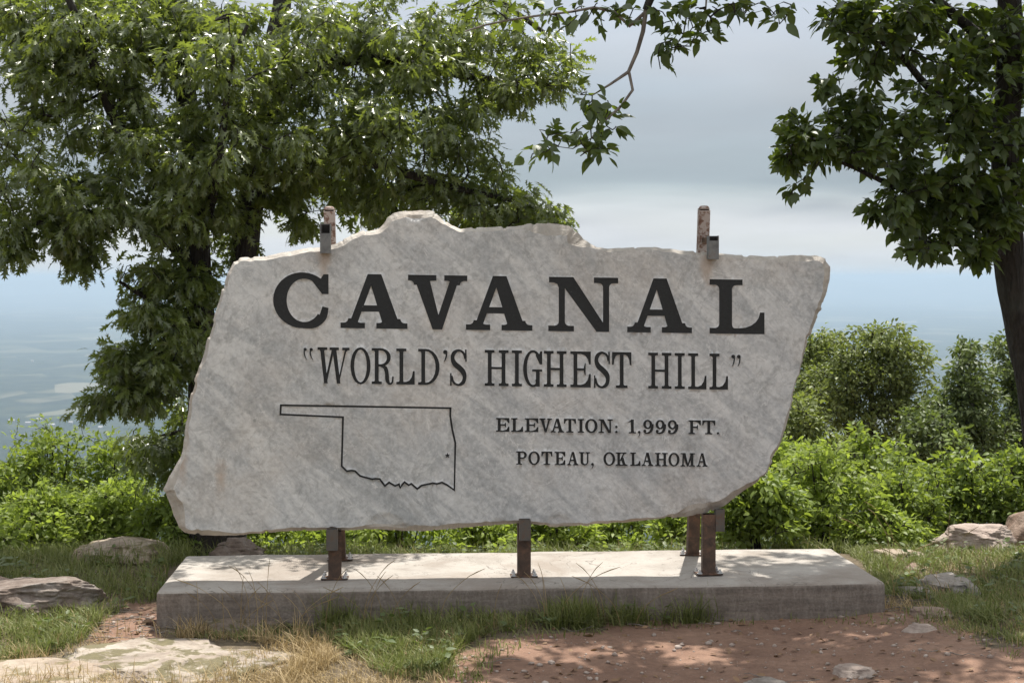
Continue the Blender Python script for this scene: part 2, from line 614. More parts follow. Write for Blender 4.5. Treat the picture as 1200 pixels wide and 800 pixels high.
def ground_z(x, y):
    x = np.asarray(x, float)
    y = np.asarray(y, float)
    r = np.hypot(x, y)
    d = np.maximum(0.0, np.hypot(x, y + 100.0) - 111.0)
    d = np.where(d < 2.0, d * d / 4.0, d - 1.0)
    z = -450.0 * (1 - np.exp(-0.50 * d / 450.0))
    z = z + 0.40 * (1 - sstep(2.0, 7.4, r)) * (r < 40)
    near = 1 - sstep(30, 120, r)
    z = z + near * (0.10 * (fbm(x * 0.7 + 3, y * 0.7, 3, 3) - 0.5) + 0.030 * (fbm(x * 5, y * 5, 9, 4) - 0.5))
    # ground falls away a little to the left of the plinth, and lies higher to the right
    z = z + near * (0.05 * sstep(1.0, 2.6, x) - 0.03 * sstep(-1.6, -2.8, -0.0 - x) * 0)
    mid = sstep(25, 200, r)
    z = z + mid * 6.0 * (fbm(x / 90.0, y / 90.0, 21, 4) - 0.5)
    far = sstep(2500, 6000, r)
    z = z + far * 40.0 * (fbm(x / 2500.0, y / 2500.0, 31, 3) - 0.5)
    ridge = sstep(26000, 44000, r)
    z = z + ridge * 540.0 * np.clip(0.42 + 1.9 * (fbm(x / 4200.0, y / 14000.0, 41, 4) - 0.5), 0.05, 0.98) * (1 - 0.3 * sstep(46000, 58000, r))
    return z


th_view = np.arange(-26.0, 26.01, 0.24)
th_side = np.concatenate((np.arange(-180, -26, 4.0), th_view, np.arange(26.0 + 4, 180, 4.0)))
th = np.radians(th_side)
rr = np.concatenate(([0.4, 1, 2, 3, 4, 5, 5.8, 6.5], np.arange(7.0, 14.6, 0.045), 14.6 * 1.055 ** np.arange(1, 158)))
rr = rr[rr < 60000]
TT, RR = np.meshgrid(th, rr, indexing='ij')
GX, GY = RR * np.sin(TT), RR * np.cos(TT)
GZ = ground_z(GX, GY)
nt, nr = GX.shape
idx = np.arange(nt * nr).reshape(nt, nr)
a = idx[:, :-1]
b = np.roll(idx, -1, 0)[:, :-1]
c = np.roll(idx, -1, 0)[:, 1:]
d = idx[:, 1:]
quads = np.stack((a, d, c, b), -1).reshape(-1, 4)
gv = np.stack((GX, GY, GZ), -1).reshape(-1, 3)
# close the middle
cidx = len(gv)
gv = np.vstack((gv, [[0, 0, float(ground_z(0, 0))]]))
gme = np_mesh('ground', gv, quads, True)
ring = idx[:, 0]
bm = bmesh.new()
bm.from_mesh(gme)
bm.verts.ensure_lookup_table()
for k in range(nt):
    bm.faces.new((bm.verts[cidx], bm.verts[ring[k]], bm.verts[ring[(k + 1) % nt]]))
bm.to_mesh(gme)
bm.free()
# worn bare earth against turf, as a mask on the ground itself
att = gme.attributes.new('bare', 'FLOAT', 'POINT')
bare = np.zeros(len(gv))
ok = gv[:, 1] > 1.0
pp = to_px(np.where(ok[:, None], gv, 1.0))
jx = 80 * (fbm(gv[:, 0] * 4, gv[:, 1] * 4, 5, 5) - 0.5)
jy = 34 * (fbm(gv[:, 0] * 4 + 9, gv[:, 1] * 4, 6, 5) - 0.5)
pj = pp + np.stack((jx, jy), -1)
bare[in_poly(pj, DIRT) & ok] = 1.0
bare[in_poly(pj, MOUND) & ok] = 0.8
bare = bare[:-1].reshape(nt, nr)
for _ in range(2):
    bare = (bare + np.roll(bare, 1, 0) + np.roll(bare, -1, 0) + np.roll(bare, 1, 1) + np.roll(bare, -1, 1)) / 5
att.data.foreach_set('value', np.append(bare.ravel(), 0).astype(np.float32))

M = Mat('earth')
v0 = M.coord('Object')
at = M.node('ShaderNodeAttribute', attribute_name='bare')
n1 = M.noise(v0, 2.2, 7, 0.65, 0.4)
n2 = M.noise(v0, 22, 6, 0.7)
n3 = M.noise(v0, 140, 3, 0.6)
red = M.ramp(n1, [(0.3, (0.160, 0.088, 0.058)), (0.55, (0.235, 0.139, 0.094)), (0.75, (0.315, 0.200, 0.142))])
red = M.mix(0.45, red, M.ramp(n2, [(0.25, 0.22), (0.75, 0.72)]), 'OVERLAY')
red = M.mix(M.ramp(n3, [(0.62, 0.0), (0.72, 0.6)]), red, (0.36, 0.26, 0.20))
turf = M.ramp(n2, [(0.3, (0.060, 0.045, 0.026)), (0.55, (0.125, 0.095, 0.058)), (0.75, (0.22, 0.165, 0.10))])
mk = M.math('ADD', at.outputs['Fac'], M.math('MULTIPLY', M.math('SUBTRACT', n2, 0.5), 0.7))
M.col(M.mix(M.ramp(mk, [(0.38, 0.0), (0.62, 1.0)]), turf, red)).set(Roughness=0.95)
nb = M.bump(n2, 0.7, 0.025)
M.bump(n3, 0.6, 0.006, nb)
MAT['earth'] = M.m

M = Mat('valley land')
v0 = M.coord('Object', (0.001, 0.001, 0.001))
vf = M.coord('Object', (0.001, 0.00055, 0.001))
cell = M.node('ShaderNodeTexVoronoi', feature='F1')
cell.inputs['Scale'].default_value = 3.6
M.l.new(vf, cell.inputs['Vector'])
sepc = M.node('ShaderNodeSeparateColor')
M.l.new(cell.outputs['Color'], sepc.inputs[0])
field = M.ramp(sepc.outputs[0], [(0.0, (0.05, 0.06, 0.035)), (0.4, (0.085, 0.085, 0.055)), (0.75, (0.145, 0.135, 0.095)), (1.0, (0.06, 0.075, 0.04))])
region = M.noise(v0, 0.32, 6, 0.6, 0.5)
pick = M.math('ADD', M.math('MULTIPLY', sepc.outputs[1], 0.30), region)
trees = M.ramp(M.noise(v0, 7, 8, 0.72), [(0.35, (0.010, 0.018, 0.013)), (0.5, (0.022, 0.032, 0.02)), (0.66, (0.055, 0.062, 0.038))])
M.col(M.mix(M.ramp(pick, [(0.68, 0.0), (0.73, 1.0)]), trees, field)).set(Roughness=1.0)
M.b.inputs['Specular IOR Level'].default_value = 0.1
MAT['valley'] = M.m

gme.materials.append(MAT['earth'])
gme.materials.append(MAT['valley'])
mi = np.zeros(len(gme.polygons), np.int32)
cent = np.empty(len(gme.polygons) * 3, np.float32)
gme.polygons.foreach_get('center', cent)
cent = cent.reshape(-1, 3)
mi[np.hypot(cent[:, 0], cent[:, 1]) > 60] = 1
gme.polygons.foreach_set('material_index', mi)
gme.polygons.foreach_set('use_smooth', np.ones(len(gme.polygons), bool))
ground = link('ground', gme)
tag(ground, 'reddish bare earth and turf on the hilltop, falling away to the wide hazy valley', 'ground', kind='structure')

# ------------------------------------------------------------------ plinth
YAW = R(3.7)
UX = np.array((math.cos(YAW), math.sin(YAW), 0.0))    # along the sign
UY = np.array((-math.sin(YAW), math.cos(YAW), 0.0))   # away from the viewer
PT = 0.21                                              # plinth top
PL, PW = 4.35, 1.20
PC = np.array((0.085, 9.235, 0.0)) + UY * PW / 2       # plinth centre


def boxy(L, W, z0, z1, cen, cell=0.08, bev=0.028, seed=0, rough=0.003):
    bm = bmesh.new()
    bmesh.ops.create_cube(bm, size=1.0)
    for v in bm.verts:
        v.co = Vector((v.co.x * L, v.co.y * W, z0 + (v.co.z + 0.5) * (z1 - z0)))
    bmesh.ops.bevel(bm, geom=[e for e in bm.edges], offset=bev, segments=3, profile=0.6, affect='EDGES')
    for ax, size in ((0, L), (1, W)):
        n = int(size / cell)
        for k in range(1, n):
            co = Vector((0, 0, 0))
            no = Vector((0, 0, 0))
            co[ax] = -size / 2 + size * k / n
            no[ax] = 1
            bmesh.ops.bisect_plane(bm, geom=bm.verts[:] + bm.edges[:] + bm.faces[:], plane_co=co, plane_no=no)
    rs = np.random.default_rng(seed)
    X = np.array([v.co for v in bm.verts])
    dz = rough * 2.2 * (fbm(X[:, 0] * 3 + 5, X[:, 1] * 3 + X[:, 2] * 4, seed, 4) - 0.5)
    dy = rough * 3.0 * (fbm(X[:, 0] * 5 + 15, X[:, 2] * 9 + X[:, 1], seed + 3, 4) - 0.5)
    for v, q, w in zip(bm.verts, dz, dy):
        p = v.co.copy()
        p.z += float(q)
        p.y += float(w)
        v.co = Vector(np.array(cen) + UX * p.x + UY * p.y + np.array((0, 0, p.z)))
    return bm


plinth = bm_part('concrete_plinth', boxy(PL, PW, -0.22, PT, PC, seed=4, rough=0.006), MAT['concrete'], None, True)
for p in plinth.data.polygons:
    p.use_smooth = True
tag(plinth, 'long low concrete plinth carrying the engraved stone sign', 'plinth')

# ------------------------------------------------------------------ the stone sign
S0 = np.array((0.0, 9.52, 0.0))       # a point on the sign's front face


def sign_uv(px, py):
    """photo position -> (u, z) on the sign's front face"""
    d = np.array(((px - 600.0) / F, 1.0, -(py - HY) / F))
    o = np.array((0, 0, H))
    t = np.dot(S0 - o, UY) / np.dot(d, UY)
    q = o + d * t - S0
    return np.array((np.dot(q, UX), q[2]))


def sign_pt(u, z, dep=0.0):
    return S0 + UX * u + UY * dep + np.array((0, 0, z))


OUT = [(273.5, 305), (279, 302.5), (286, 301), (300, 300.5), (312, 300), (322, 297), (334, 295), (352, 292), (376, 289), (392, 286),
       (400, 281), (412, 275), (425, 270), (433, 271), (444, 268), (450, 262), (454, 254), (462, 249.5), (475, 247), (490, 246.5),
       (508, 246.5), (515, 251), (522, 258), (530, 264), (540, 268), (556, 266), (575, 266.5), (590, 266), (605, 265), (618, 262),
       (630, 261.5), (645, 261.5), (658, 263), (668, 264.5), (676, 271), (685, 280), (700, 290), (715, 291.5), (730, 290.5),
       (750, 290), (770, 289.5), (785, 291), (800, 293), (820, 294.5), (845, 297), (870, 299), (900, 300), (930, 299), (955, 299),
       (963, 300.5), (970, 304), (974.5, 310), (975, 320), (973, 332), (970, 345), (965, 360), (957, 380), (950, 397), (945, 412),
       (940, 432), (935, 455), (929, 478), (923, 500), (916, 520), (907, 541), (900, 555), (893, 562), (880, 572), (865, 582),
       (855, 590), (848, 595), (838, 599), (822, 603), (805, 606), (780, 608), (750, 611), (720, 613.5), (690, 617), (668, 619.5),
       (640, 617.5), (612, 613.5), (580, 616), (560, 618), (530, 621), (500, 623), (470, 623), (440, 621), (410, 622), (380, 622),
       (340, 623), (300, 626), (270, 628.5), (235, 628.5), (222, 627), (211, 624.5), (205, 610), (198, 592), (190.5, 574), (193, 568),
       (198, 558), (204, 548), (208, 540), (212, 530), (215, 515), (218, 490), (222, 465), (227, 445), (235, 425), (240, 405),
       (250, 370), (256, 352), (262, 330), (268, 315)]
# how far the flat face stops short of the broken edge (photo pixels), at places along the edge
INS = [(273, 305, 4), (330, 296, 5), (400, 281, 6), (440, 269, 5), (490, 247, 9), (530, 264, 4), (600, 266, 3), (645, 261, 14),
       (676, 271, 16), (700, 290, 3), (760, 290, 3), (860, 298, 3), (955, 299, 7), (975, 315, 11), (968, 350, 6), (940, 432, 3),
       (900, 555, 4), (850, 592, 9), (815, 604, 12), (770, 609, 3), (690, 617, 4), (612, 614, 5), (530, 621, 6), (460, 622, 7),
       (380, 622, 4), (290, 627, 3), (225, 627, 6), (198, 592, 17), (191, 574, 14), (208, 540, 5), (222, 465, 4), (250, 370, 3)]


def resample(pts, step):
    pts = np.asarray(pts, float)
    q = np.vstack((pts, pts[:1]))
    seg = np.hypot(*np.diff(q, axis=0).T)
    s = np.concatenate(([0], np.cumsum(seg)))
    n = int(s[-1] / step)
    t = np.arange(n) * s[-1] / n
    return np.stack((np.interp(t, s, q[:, 0]), np.interp(t, s, q[:, 1])), -1)


out_px = resample(OUT, 2.2)
n_o = len(out_px)
ss = np.arange(n_o)
# small chips along the broken edge
tan = np.roll(out_px, -2, 0) - np.roll(out_px, 2, 0)
tan /= np.hypot(*tan.T)[:, None]
nor = np.stack((-tan[:, 1], tan[:, 0]), -1)          # points into the slab for a clockwise outline on screen
cen_px = out_px.mean(0)
if np.mean(np.sum(nor * (cen_px - out_px), 1)) < 0:
    nor = -nor
chip = 2.6 * (fbm(ss * 0.23, ss * 0 + 0.5, 51, 4) - 0.5) + 1.6 * (np.abs(fbm(ss * 0.06, ss * 0 + 7.5, 57, 2) - 0.5) < 0.03)
chip[0:0] = 0
out_px = out_px + nor * chip[:, None]
ins_xy = np.array([(x, y) for x, y, k in INS], float)
ins_k = np.array([k for x, y, k in INS], float)
dd = np.hypot(out_px[:, None, 0] - ins_xy[None, :, 0], out_px[:, None, 1] - ins_xy[None, :, 1])
wgt = 1 / (dd + 6) ** 2.5
ins = (wgt * ins_k).sum(1) / wgt.sum(1)
ins = ins * (0.55 + 0.95 * fbm(ss * 0.11, ss * 0 + 3.5, 61, 4))
front_px = out_px + nor * ins[:, None]
for _ in range(2):
    front_px = (front_px + 0.25 * np.roll(front_px, 1, 0) + 0.25 * np.roll(front_px, -1, 0)) / 1.5
out_uv = np.array([sign_uv(*p) for p in out_px])
front_uv = np.array([sign_uv(*p) for p in front_px])

# ---- carved lettering: every glyph is drawn from stems, serifs and bowls
def arc(cx, cyy, rx, ry, a0, a1, n):
    t = np.radians(np.linspace(a0, a1, n))
    return [(cx + rx * math.cos(q), cyy + ry * math.sin(q)) for q in t]


def catmull(pts, n=6):
    q = [np.array(p, float) for p in pts]
    q = [2 * q[0] - q[1]] + q + [2 * q[-1] - q[-2]]
    r = []
    for i in range(1, len(q) - 2):
        for k in range(n):
            t = k / n
            p0, p1, p2, p3 = q[i - 1:i + 3]
            r.append(0.5 * ((2 * p1) + (-p0 + p2) * t + (2 * p0 - 5 * p1 + 4 * p2 - p3) * t * t + (-p0 + 3 * p1 - 3 * p2 + p3) * t ** 3))
    r.append(q[-2])
    return np.array(r)


def brush(pts, n=6):
    """polygon of a stroke through (x, y, width) points"""
    c_ = catmull(pts, n)
    d_ = np.gradient(c_[:, :2], axis=0)
    d_ /= np.hypot(*d_.T)[:, None] + 1e-9
    nn = np.stack((-d_[:, 1], d_[:, 0]), -1)
    h = c_[:, 2:3] / 2
    return [tuple(p) for p in np.vstack((c_[:, :2] + nn * h, (c_[:, :2] - nn * h)[::-1]))]


def glyph(ch, w, h, st):
    T, t, s, e, br, n = st['T'], st['t'], st['s'], st['e'], st['b'], st['n']
    pc = []

    def add(poly, holes=()):
        pc.append((list(poly), [list(q) for q in holes]))

    def quad(x0l, x0r, y0, x1l, x1r, y1):
        add([(x0l, y0), (x0r, y0), (x1r, y1), (x1l, y1)])

    def foot(xl, xr, el, er, top=False):
        y0 = h if top else 0.0
        k = -1.0 if top else 1.0
        pts = [(xl - el, y0), (xr + er, y0), (xr + er, y0 + k * s)]
        b1 = min(br, er)
        pts += [(xr + b1 - b1 * math.sin(q), y0 + k * (s + br - br * math.cos(q))) for q in np.linspace(0, math.pi / 2, n)]
        b2 = min(br, el)
        pts += [(xl - b2 + b2 * math.sin(q), y0 + k * (s + br - br * math.cos(q))) for q in np.linspace(math.pi / 2, 0, n)]
        pts += [(xl - el, y0 + k * s)]
        add(pts)

    def stem(xl, xr, bot=True, top=True, el=None, er=None):
        quad(xl, xr, 0, xl, xr, h)
        if bot:
            foot(xl, xr, e if el is None else el, e if er is None else er)
        if top:
            foot(xl, xr, e if el is None else el, e if er is None else er, True)

    def arm(x0, x1, y, up, rise, tip):
        """horizontal arm from a stem with a serif standing on its end"""
        k = 1 if up else -1
        pts = [(x0, y), (x1, y), (x1, y + k * rise), (x1 - tip, y + k * rise)]
        rx, ry = (x1 - x0) * 0.45, rise - s
        cx, c0 = x1 - tip - rx, y + k * rise
        pts += [(cx + rx * math.cos(q), c0 - k * ry * math.sin(q)) for q in np.linspace(0.05, math.pi / 2, n)]
        pts += [(x0, y + k * s)]
        add(pts)

    def ring(cx, cyy, rx, ry, tx, ty):
        N = n * 6
        add(arc(cx, cyy, rx, ry, 0, 360 - 360 / N, N), [arc(cx, cyy, rx - tx, ry - ty, 0, 360 - 360 / N, N)])

    def bowl(x0, y0, y1, x1, th, tv):
        """half bowl on the right of a stem"""
        m, ry = (y0 + y1) / 2, (y1 - y0) / 2
        rx = min((x1 - x0) * 0.75, ry * 1.1)
        o_ = [(x0, y0)] + arc(x1 - rx, m, rx, ry, -90, 90, n * 3) + [(x0, y1)]
        i_ = [(x0, y0 + tv)] + arc(x1 - rx, m, rx - th, ry - tv, -90, 90, n * 3) + [(x0, y1 - tv)]
        add(o_, [i_])

    if ch == 'I':
        stem(w / 2 - T / 2, w / 2 + T / 2)
    elif ch == 'H':
        stem(e, e + T, el=e, er=e * 0.9)
        stem(w - e - T, w - e, el=e * 0.9, er=e)
        quad(e, w - e, h * 0.5 - t / 2, e, w - e, h * 0.5 + t / 2)
    elif ch == 'L':
        q = st.get('lk', 0.175) * w if st.get('big') else e
        TT_ = 0.235 * w if st.get('big') else T
        quad(q, q + TT_, 0, q, q + TT_, h)
        foot(q, q + TT_, q, min(TT_ * 0.82, e * 1.3) if st.get('big') else e, True)
        foot(q, q + TT_, q, TT_ * 0.2)
        arm(q, w, 0, True, h * (0.40 if st.get('big') else 0.38), t * 0.8 if not st.get('big') else t * 0.75)
    elif ch in 'EF':
        stem(e, e + T, bot=(ch == 'F'), top=False)
        foot(e, e + T, e, 0.1)
        foot(e, e + T, e, 0.1, True)
        arm(e, w if ch == 'E' else w, h, False, h * 0.36, t * 0.8)
        if ch == 'E':
            arm(e, w, 0, True, h * 0.38, t * 0.8)
        xm = e + T + (w - e - T) * 0.62
        quad(e, xm, h * 0.5 - t / 2, e, xm, h * 0.5 + t / 2)
        add([(xm - t * 0.9, h * 0.5 - t / 2), (xm - t * 0.35, h * 0.34), (xm, h * 0.34), (xm, h * 0.68), (xm - t * 0.35, h * 0.68), (xm - t * 0.9, h * 0.5 + t / 2)])
    elif ch == 'T':
        stem(w / 2 - T / 2, w / 2 + T / 2, top=False, el=e * 1.25, er=e * 1.25)
        arm(w / 2, w, h, False, h * 0.36, t * 0.75)
        pts = pc[-1][0]
        add([(w - x, y) for x, y in pts])
    elif ch == 'D':
        stem(e, e + T, el=e, er=0.2)
        bowl(e, 0, h, w, T * 1.05, t)
    elif ch == 'P':
        stem(e, e + T, top=False)
        foot(e, e + T, e, 0.1, True)
        bowl(e, h * 0.44, h, w, T, t)
    elif ch == 'R':
        stem(e, e + T, top=False)
        foot(e, e + T, e, 0.1, True)
        x1 = w * 0.88
        bowl(e, h * 0.49, h, x1, T, t)
        add(brush([(w * 0.42, h * 0.52, t), (w * 0.62, h * 0.46, T), (w * 0.70, h * 0.30, T), (w * 0.72, h * 0.12, T), (w * 0.82, h * 0.015, t), (w * 0.95, h * 0.06, t * 0.8), (w * 0.98, h * 0.22, t * 0.7)], n))
    elif ch == 'O':
        ring(w / 2, h / 2, w / 2, h / 2 + h * 0.015, T, t)
    elif ch in 'CG':
        big = st.get('big')
        cx = w * 0.53 if big else w * 0.52
        TT_ = w * 0.245 if big else T
        o_ = arc(cx, h / 2, cx, h * 0.515, 38, 322 if ch == 'C' else 300, n * 6)
        rx2 = cx - TT_ + (w * 0.03 if big else 0)
        i_ = arc(cx + (w * 0.03 if big else 0), h / 2, rx2, h * 0.515 - t, 322 if ch == 'C' else 300, 38, n * 6)
        add(o_ + i_)
        vb = w * 0.115 if big else t * 1.1
        # upper beak
        add([(w - vb, h * 0.62), (w, h * 0.62), (w, h * 0.985), (w - vb * 0.8, h * 0.985), (w - vb * 1.25, h * 0.90), (w - vb * 2.4, h * 0.93), (w - vb * 2.6, h * 0.86)])
        if ch == 'C':
            add(brush([(cx, h * 0.5 - h * 0.515 + t / 2, t), (w * 0.74, h * 0.055, t * 1.05), (w * 0.89, h * 0.19, t * 1.25), (w * 0.945, h * 0.38, vb)], n))
        else:
            quad(w - e * 0.8 - T, w - e * 0.8, 0.0, w - e * 0.8 - T, w - e * 0.8, h * 0.44)
            quad(w - e * 2.0 - T, w, h * 0.42, w - e * 2.0 - T, w, h * 0.42 + s * 0.8)
            add(brush([(cx, h * 0.5 - h * 0.515 + t / 2, t), (w * 0.70, h * 0.06, t), (w - e - T * 0.6, h * 0.2, t * 1.2)], n))
    elif ch == 'S':
        B = T * 1.35
        add(brush([(w * 0.90, h * 0.74, t * 0.9), (w * 0.80, h * 0.90, t), (w * 0.52, h * 0.975, t), (w * 0.24, h * 0.90, T), (w * 0.15, h * 0.75, T), (w * 0.28, h * 0.60, B),
                   (w * 0.55, h * 0.49, B * 1.05), (w * 0.78, h * 0.37, B), (w * 0.86, h * 0.23, T), (w * 0.76, h * 0.08, T), (w * 0.48, h * 0.015, t), (w * 0.20, h * 0.09, t), (w * 0.09, h * 0.27, t * 0.9)], n))
        quad(w * 0.90, w * 0.99, h * 0.66, w * 0.88, w * 0.98, h)
        quad(0, w * 0.10, -h * 0.01, 0, w * 0.09, h * 0.34)
    elif ch == 'U':
        m = w * 0.32
        quad(e, e + T, m, e, e + T, h)
        foot(e, e + T, e, e * 0.9, True)
        quad(w - e - t, w - e, m, w - e - t, w - e, h)
        foot(w - e - t, w - e, e * 0.9, e, True)
        add(arc(w / 2, m, w / 2 - e, m, 180, 360, n * 3) + arc(w / 2 + (T - t) / 2, m, w / 2 - e - (T + t) / 2, m - t, 360, 180, n * 3))
    elif ch == 'K':
        stem(e, e + T)
        quad(e + T * 0.8, e + T * 0.8 + t * 1.3, h * 0.36, w - e * 1.6 - t, w - e * 1.6, h * 0.98)
        foot(w - e * 1.6 - t, w - e * 1.6, e, e, True)
        quad(w - e - T * 1.15, w - e, 0, e + T * 1.3, e + T * 2.3, h * 0.62)
        foot(w - e - T * 1.15, w - e, e, e)
    elif ch == 'M':
        quad(w * 0.11, w * 0.11 + t, 0, w * 0.14, w * 0.14 + t, h)
        foot(w * 0.11, w * 0.11 + t, w * 0.11, e)
        quad(w - e - T, w - e, 0, w - e - T, w - e, h)
        foot(w - e - T, w - e, e, e)
        quad(w * 0.44, w * 0.44 + t * 1.2, 0, w * 0.10, w * 0.10 + T * 1.35, h)
        quad(w * 0.44, w * 0.44 + t, 0, w - e - T * 0.9, w - e, h)
        quad(0, w * 0.28, h - s, 0, w * 0.28, h)
        quad(w - e * 1.6 - T, w, h - s, w - e * 1.6 - T, w, h)
    elif ch == 'N':
        big = st.get('big')
        tn = w * 0.088 if big else t
        quad(w * 0.15, w * 0.15 + tn, 0, w * 0.15, w * 0.15 + tn, h)
        foot(w * 0.15, w * 0.15 + tn, w * 0.15, w * 0.13)
        quad(w * 0.87 - tn, w * 0.87, 0, w * 0.87 - tn, w * 0.87, h)
        foot(w * 0.87 - tn, w * 0.87, w * 0.13, w * 0.13, True)
        quad(w * 0.69, w * 0.87, 0, w * 0.12, w * 0.36, h)
        quad(0.01 * w, w * 0.34, h - s, 0.01 * w, w * 0.34, h)
        add([(w * 0.15, h - s), (w * 0.15, h - s - br * 1.2), (w * 0.15 - br * 0.35, h - s - br * 0.35), (w * 0.15 - br * 1.2, h - s)])
    elif ch == 'A':
        quad(w * 0.105, w * 0.225, 0, w * 0.405, w * 0.52, h)
        quad(w * 0.65, w * 0.905, 0, w * 0.405, w * 0.61, h)
        quad(w * 0.20, w * 0.76, h * 0.31, w * 0.20 + 0.04 * w, w * 0.72, h * 0.31 + min(t, h * 0.12))
        foot(w * 0.115, w * 0.235, w * 0.115, w * 0.13)
        foot(w * 0.64, w * 0.895, w * 0.105, w * 0.105)
    elif ch == 'V':
        quad(w * 0.415, w * 0.575, 0, w * 0.09, w * 0.345, h)
        quad(w * 0.43, w * 0.575, 0, w * 0.735, w * 0.875, h)
        foot(w * 0.105, w * 0.335, w * 0.10, w * 0.145, True)
        foot(w * 0.735, w * 0.87, w * 0.125, w * 0.125, True)
    elif ch == 'W':
        k = T * 1.05
        quad(w * 0.21, w * 0.21 + k * 0.9, 0, w * 0.075, w * 0.075 + k, h)
        quad(w * 0.22, w * 0.22 + t, 0, w * 0.47, w * 0.47 + t, h)
        quad(w * 0.61, w * 0.61 + k * 0.9, 0, w * 0.46, w * 0.46 + k, h)
        quad(w * 0.63, w * 0.63 + t * 0.7, 0, w * 0.88, w * 0.88 + t * 0.7, h)
        foot(w * 0.085, w * 0.085 + k, w * 0.085, w * 0.10, True)
        foot(w * 0.46, w * 0.46 + k, w * 0.08, w * 0.09, True)
        foot(w * 0.88, w * 0.88 + t * 0.7, w * 0.10, w * 0.08, True)
    elif ch == '1':
        xc = w * 0.55
        quad(xc - T / 2, xc + T / 2, 0, xc - T / 2, xc + T / 2, h)
        foot(xc - T / 2, xc + T / 2, w * 0.45 - T * 0.4, w * 0.45 - T * 0.4)
        quad(xc - T / 2, xc + T / 4, h * 0.86, xc + T / 4, xc + T / 2, h)
        add([(w * 0.0, h * 0.78), (xc, h * 0.84), (xc, h), (xc - T * 0.3, h * 0.96), (w * 0.02, h * 0.86)])
    elif ch == '9':
        ring(w * 0.47, h * 0.66, w * 0.45, h * 0.34, T * 0.9, t)
        add(brush([(w * 0.93, h * 0.70, T * 0.85), (w * 0.90, h * 0.42, T), (w * 0.75, h * 0.15, T * 0.9), (w * 0.45, h * 0.035, t), (w * 0.2, h * 0.07, t), (w * 0.10, h * 0.2, t)], n))
        add(arc(w * 0.18, h * 0.19, T * 0.55, T * 0.55, 0, 330, n * 2))
    elif ch in ',\u2019\u201c.':
        r_ = w * 0.5
        if ch == '.':
            add(arc(w / 2, r_, r_, r_, 0, 340, n * 3))
        elif ch in ',\u2019':
            add(arc(w / 2, h - r_, r_, r_, 0, 340, n * 3))
            add(brush([(w * 0.80, h - r_ * 0.9, r_ * 0.7), (w * 0.72, h * 0.45, r_ * 0.75), (w * 0.45, h * 0.15, r_ * 0.5), (w * 0.15, 0, r_ * 0.22)], n))
        else:
            add(arc(w * 0.42, h - r_ * 0.9, r_ * 0.85, r_ * 0.85, 0, 340, n * 3))
            add(brush([(w * 0.22, h - r_ * 0.9, r_ * 0.6), (w * 0.2, h * 0.5, r_ * 0.75), (w * 0.5, h * 0.18, r_ * 0.5), (w * 0.85, 0, r_ * 0.22)], n))
    elif ch == ':':
        r_ = w * 0.5
        add(arc(w / 2, r_, r_, r_, 0, 340, n * 3))
        add(arc(w / 2, h * 0.58, r_, r_, 0, 340, n * 3))
    return pc


ST1 = dict(T=15.5, t=7.4, s=6.6, e=9.5, b=5.0, n=6, big=True)
ST2 = dict(T=4.5, t=2.7, s=3.2, e=3.7, b=1.6, n=4)
ST3 = dict(T=3.5, t=1.9, s=1.6, e=2.0, b=0.9, n=3)
ST4 = dict(T=3.1, t=1.8, s=1.5, e=1.9, b=0.8, n=3)


def lin(x, x0, y0, x1, y1):
    return y0 + (y1 - y0) * (x - x0) / (x1 - x0)


def L1(x):
    return lin(x, 399, 384.3, 896, 391.6), 63.6


def L2(x):
    return lin(x, 372, 448.8, 853, 456.6), 42.2


def L3(x):
    return lin(x, 581, 505.6, 838, 508.8), 16.3


def L4(x):
    return lin(x, 605, 544.2, 829, 546.6), 15.8


TEXT = []
for ch, x0, x1 in (('C', 320, 385), ('A', 399, 477.5), ('V', 477.8, 548), ('A', 546, 624), ('N', 642.5, 724.5), ('A', 735, 811), ('L', 831.5, 896)):
    TEXT.append((ch, x0, x1, L1, ST1, 0, 1))
for ch, x0, x1 in (('W', 372, 409.2), ('O', 410.6, 434.3), ('R', 435.5, 461), ('L', 464.4, 486), ('D', 490, 515.2), ('S', 527.4, 547.2),
                   ('H', 568, 596), ('I', 599.6, 611.9), ('G', 613, 635.5), ('H', 637.3, 664), ('E', 668.4, 692.4), ('S', 696, 715), ('T', 717.2, 740),
                   ('H', 759.6, 787), ('I', 790.8, 802.5), ('L', 806.4, 828), ('L', 831.4, 853.3)):
    TEXT.append((ch, x0, x1, L2, ST2, 0, 1))
for ch, x0, x1 in (('\u201c', 355.6, 360.2), ('\u201c', 362.6, 367.4), ('\u2019', 519.2, 524.4), ('\u2019', 857, 861.6), ('\u2019', 863.6, 868.2)):
    TEXT.append((ch, x0, x1, L2, ST2, 0.65, 0.98))
for ch, x0, x1 in (('E', 581.3, 597), ('L', 599, 613), ('E', 615, 631), ('V', 632, 647), ('A', 645.3, 661), ('T', 660.8, 675), ('I', 676.9, 684.8), ('O', 685.6, 700.4), ('N', 701.3, 718.2),
                   ('1', 736.3, 745), ('9', 753.5, 765.4), ('9', 768, 780), ('9', 782.3, 794.4), ('F', 806.9, 821.5), ('T', 823, 838.4)):
    TEXT.append((ch, x0, x1, L3, ST3, 0, 1))
TEXT.append((':', 720.8, 723.9, L3, ST3, 0, 0.8))
TEXT.append((',', 747.4, 750.8, L3, ST3, -0.22, 0.2))
TEXT.append(('.', 840, 842.9, L3, ST3, 0, 0.2))
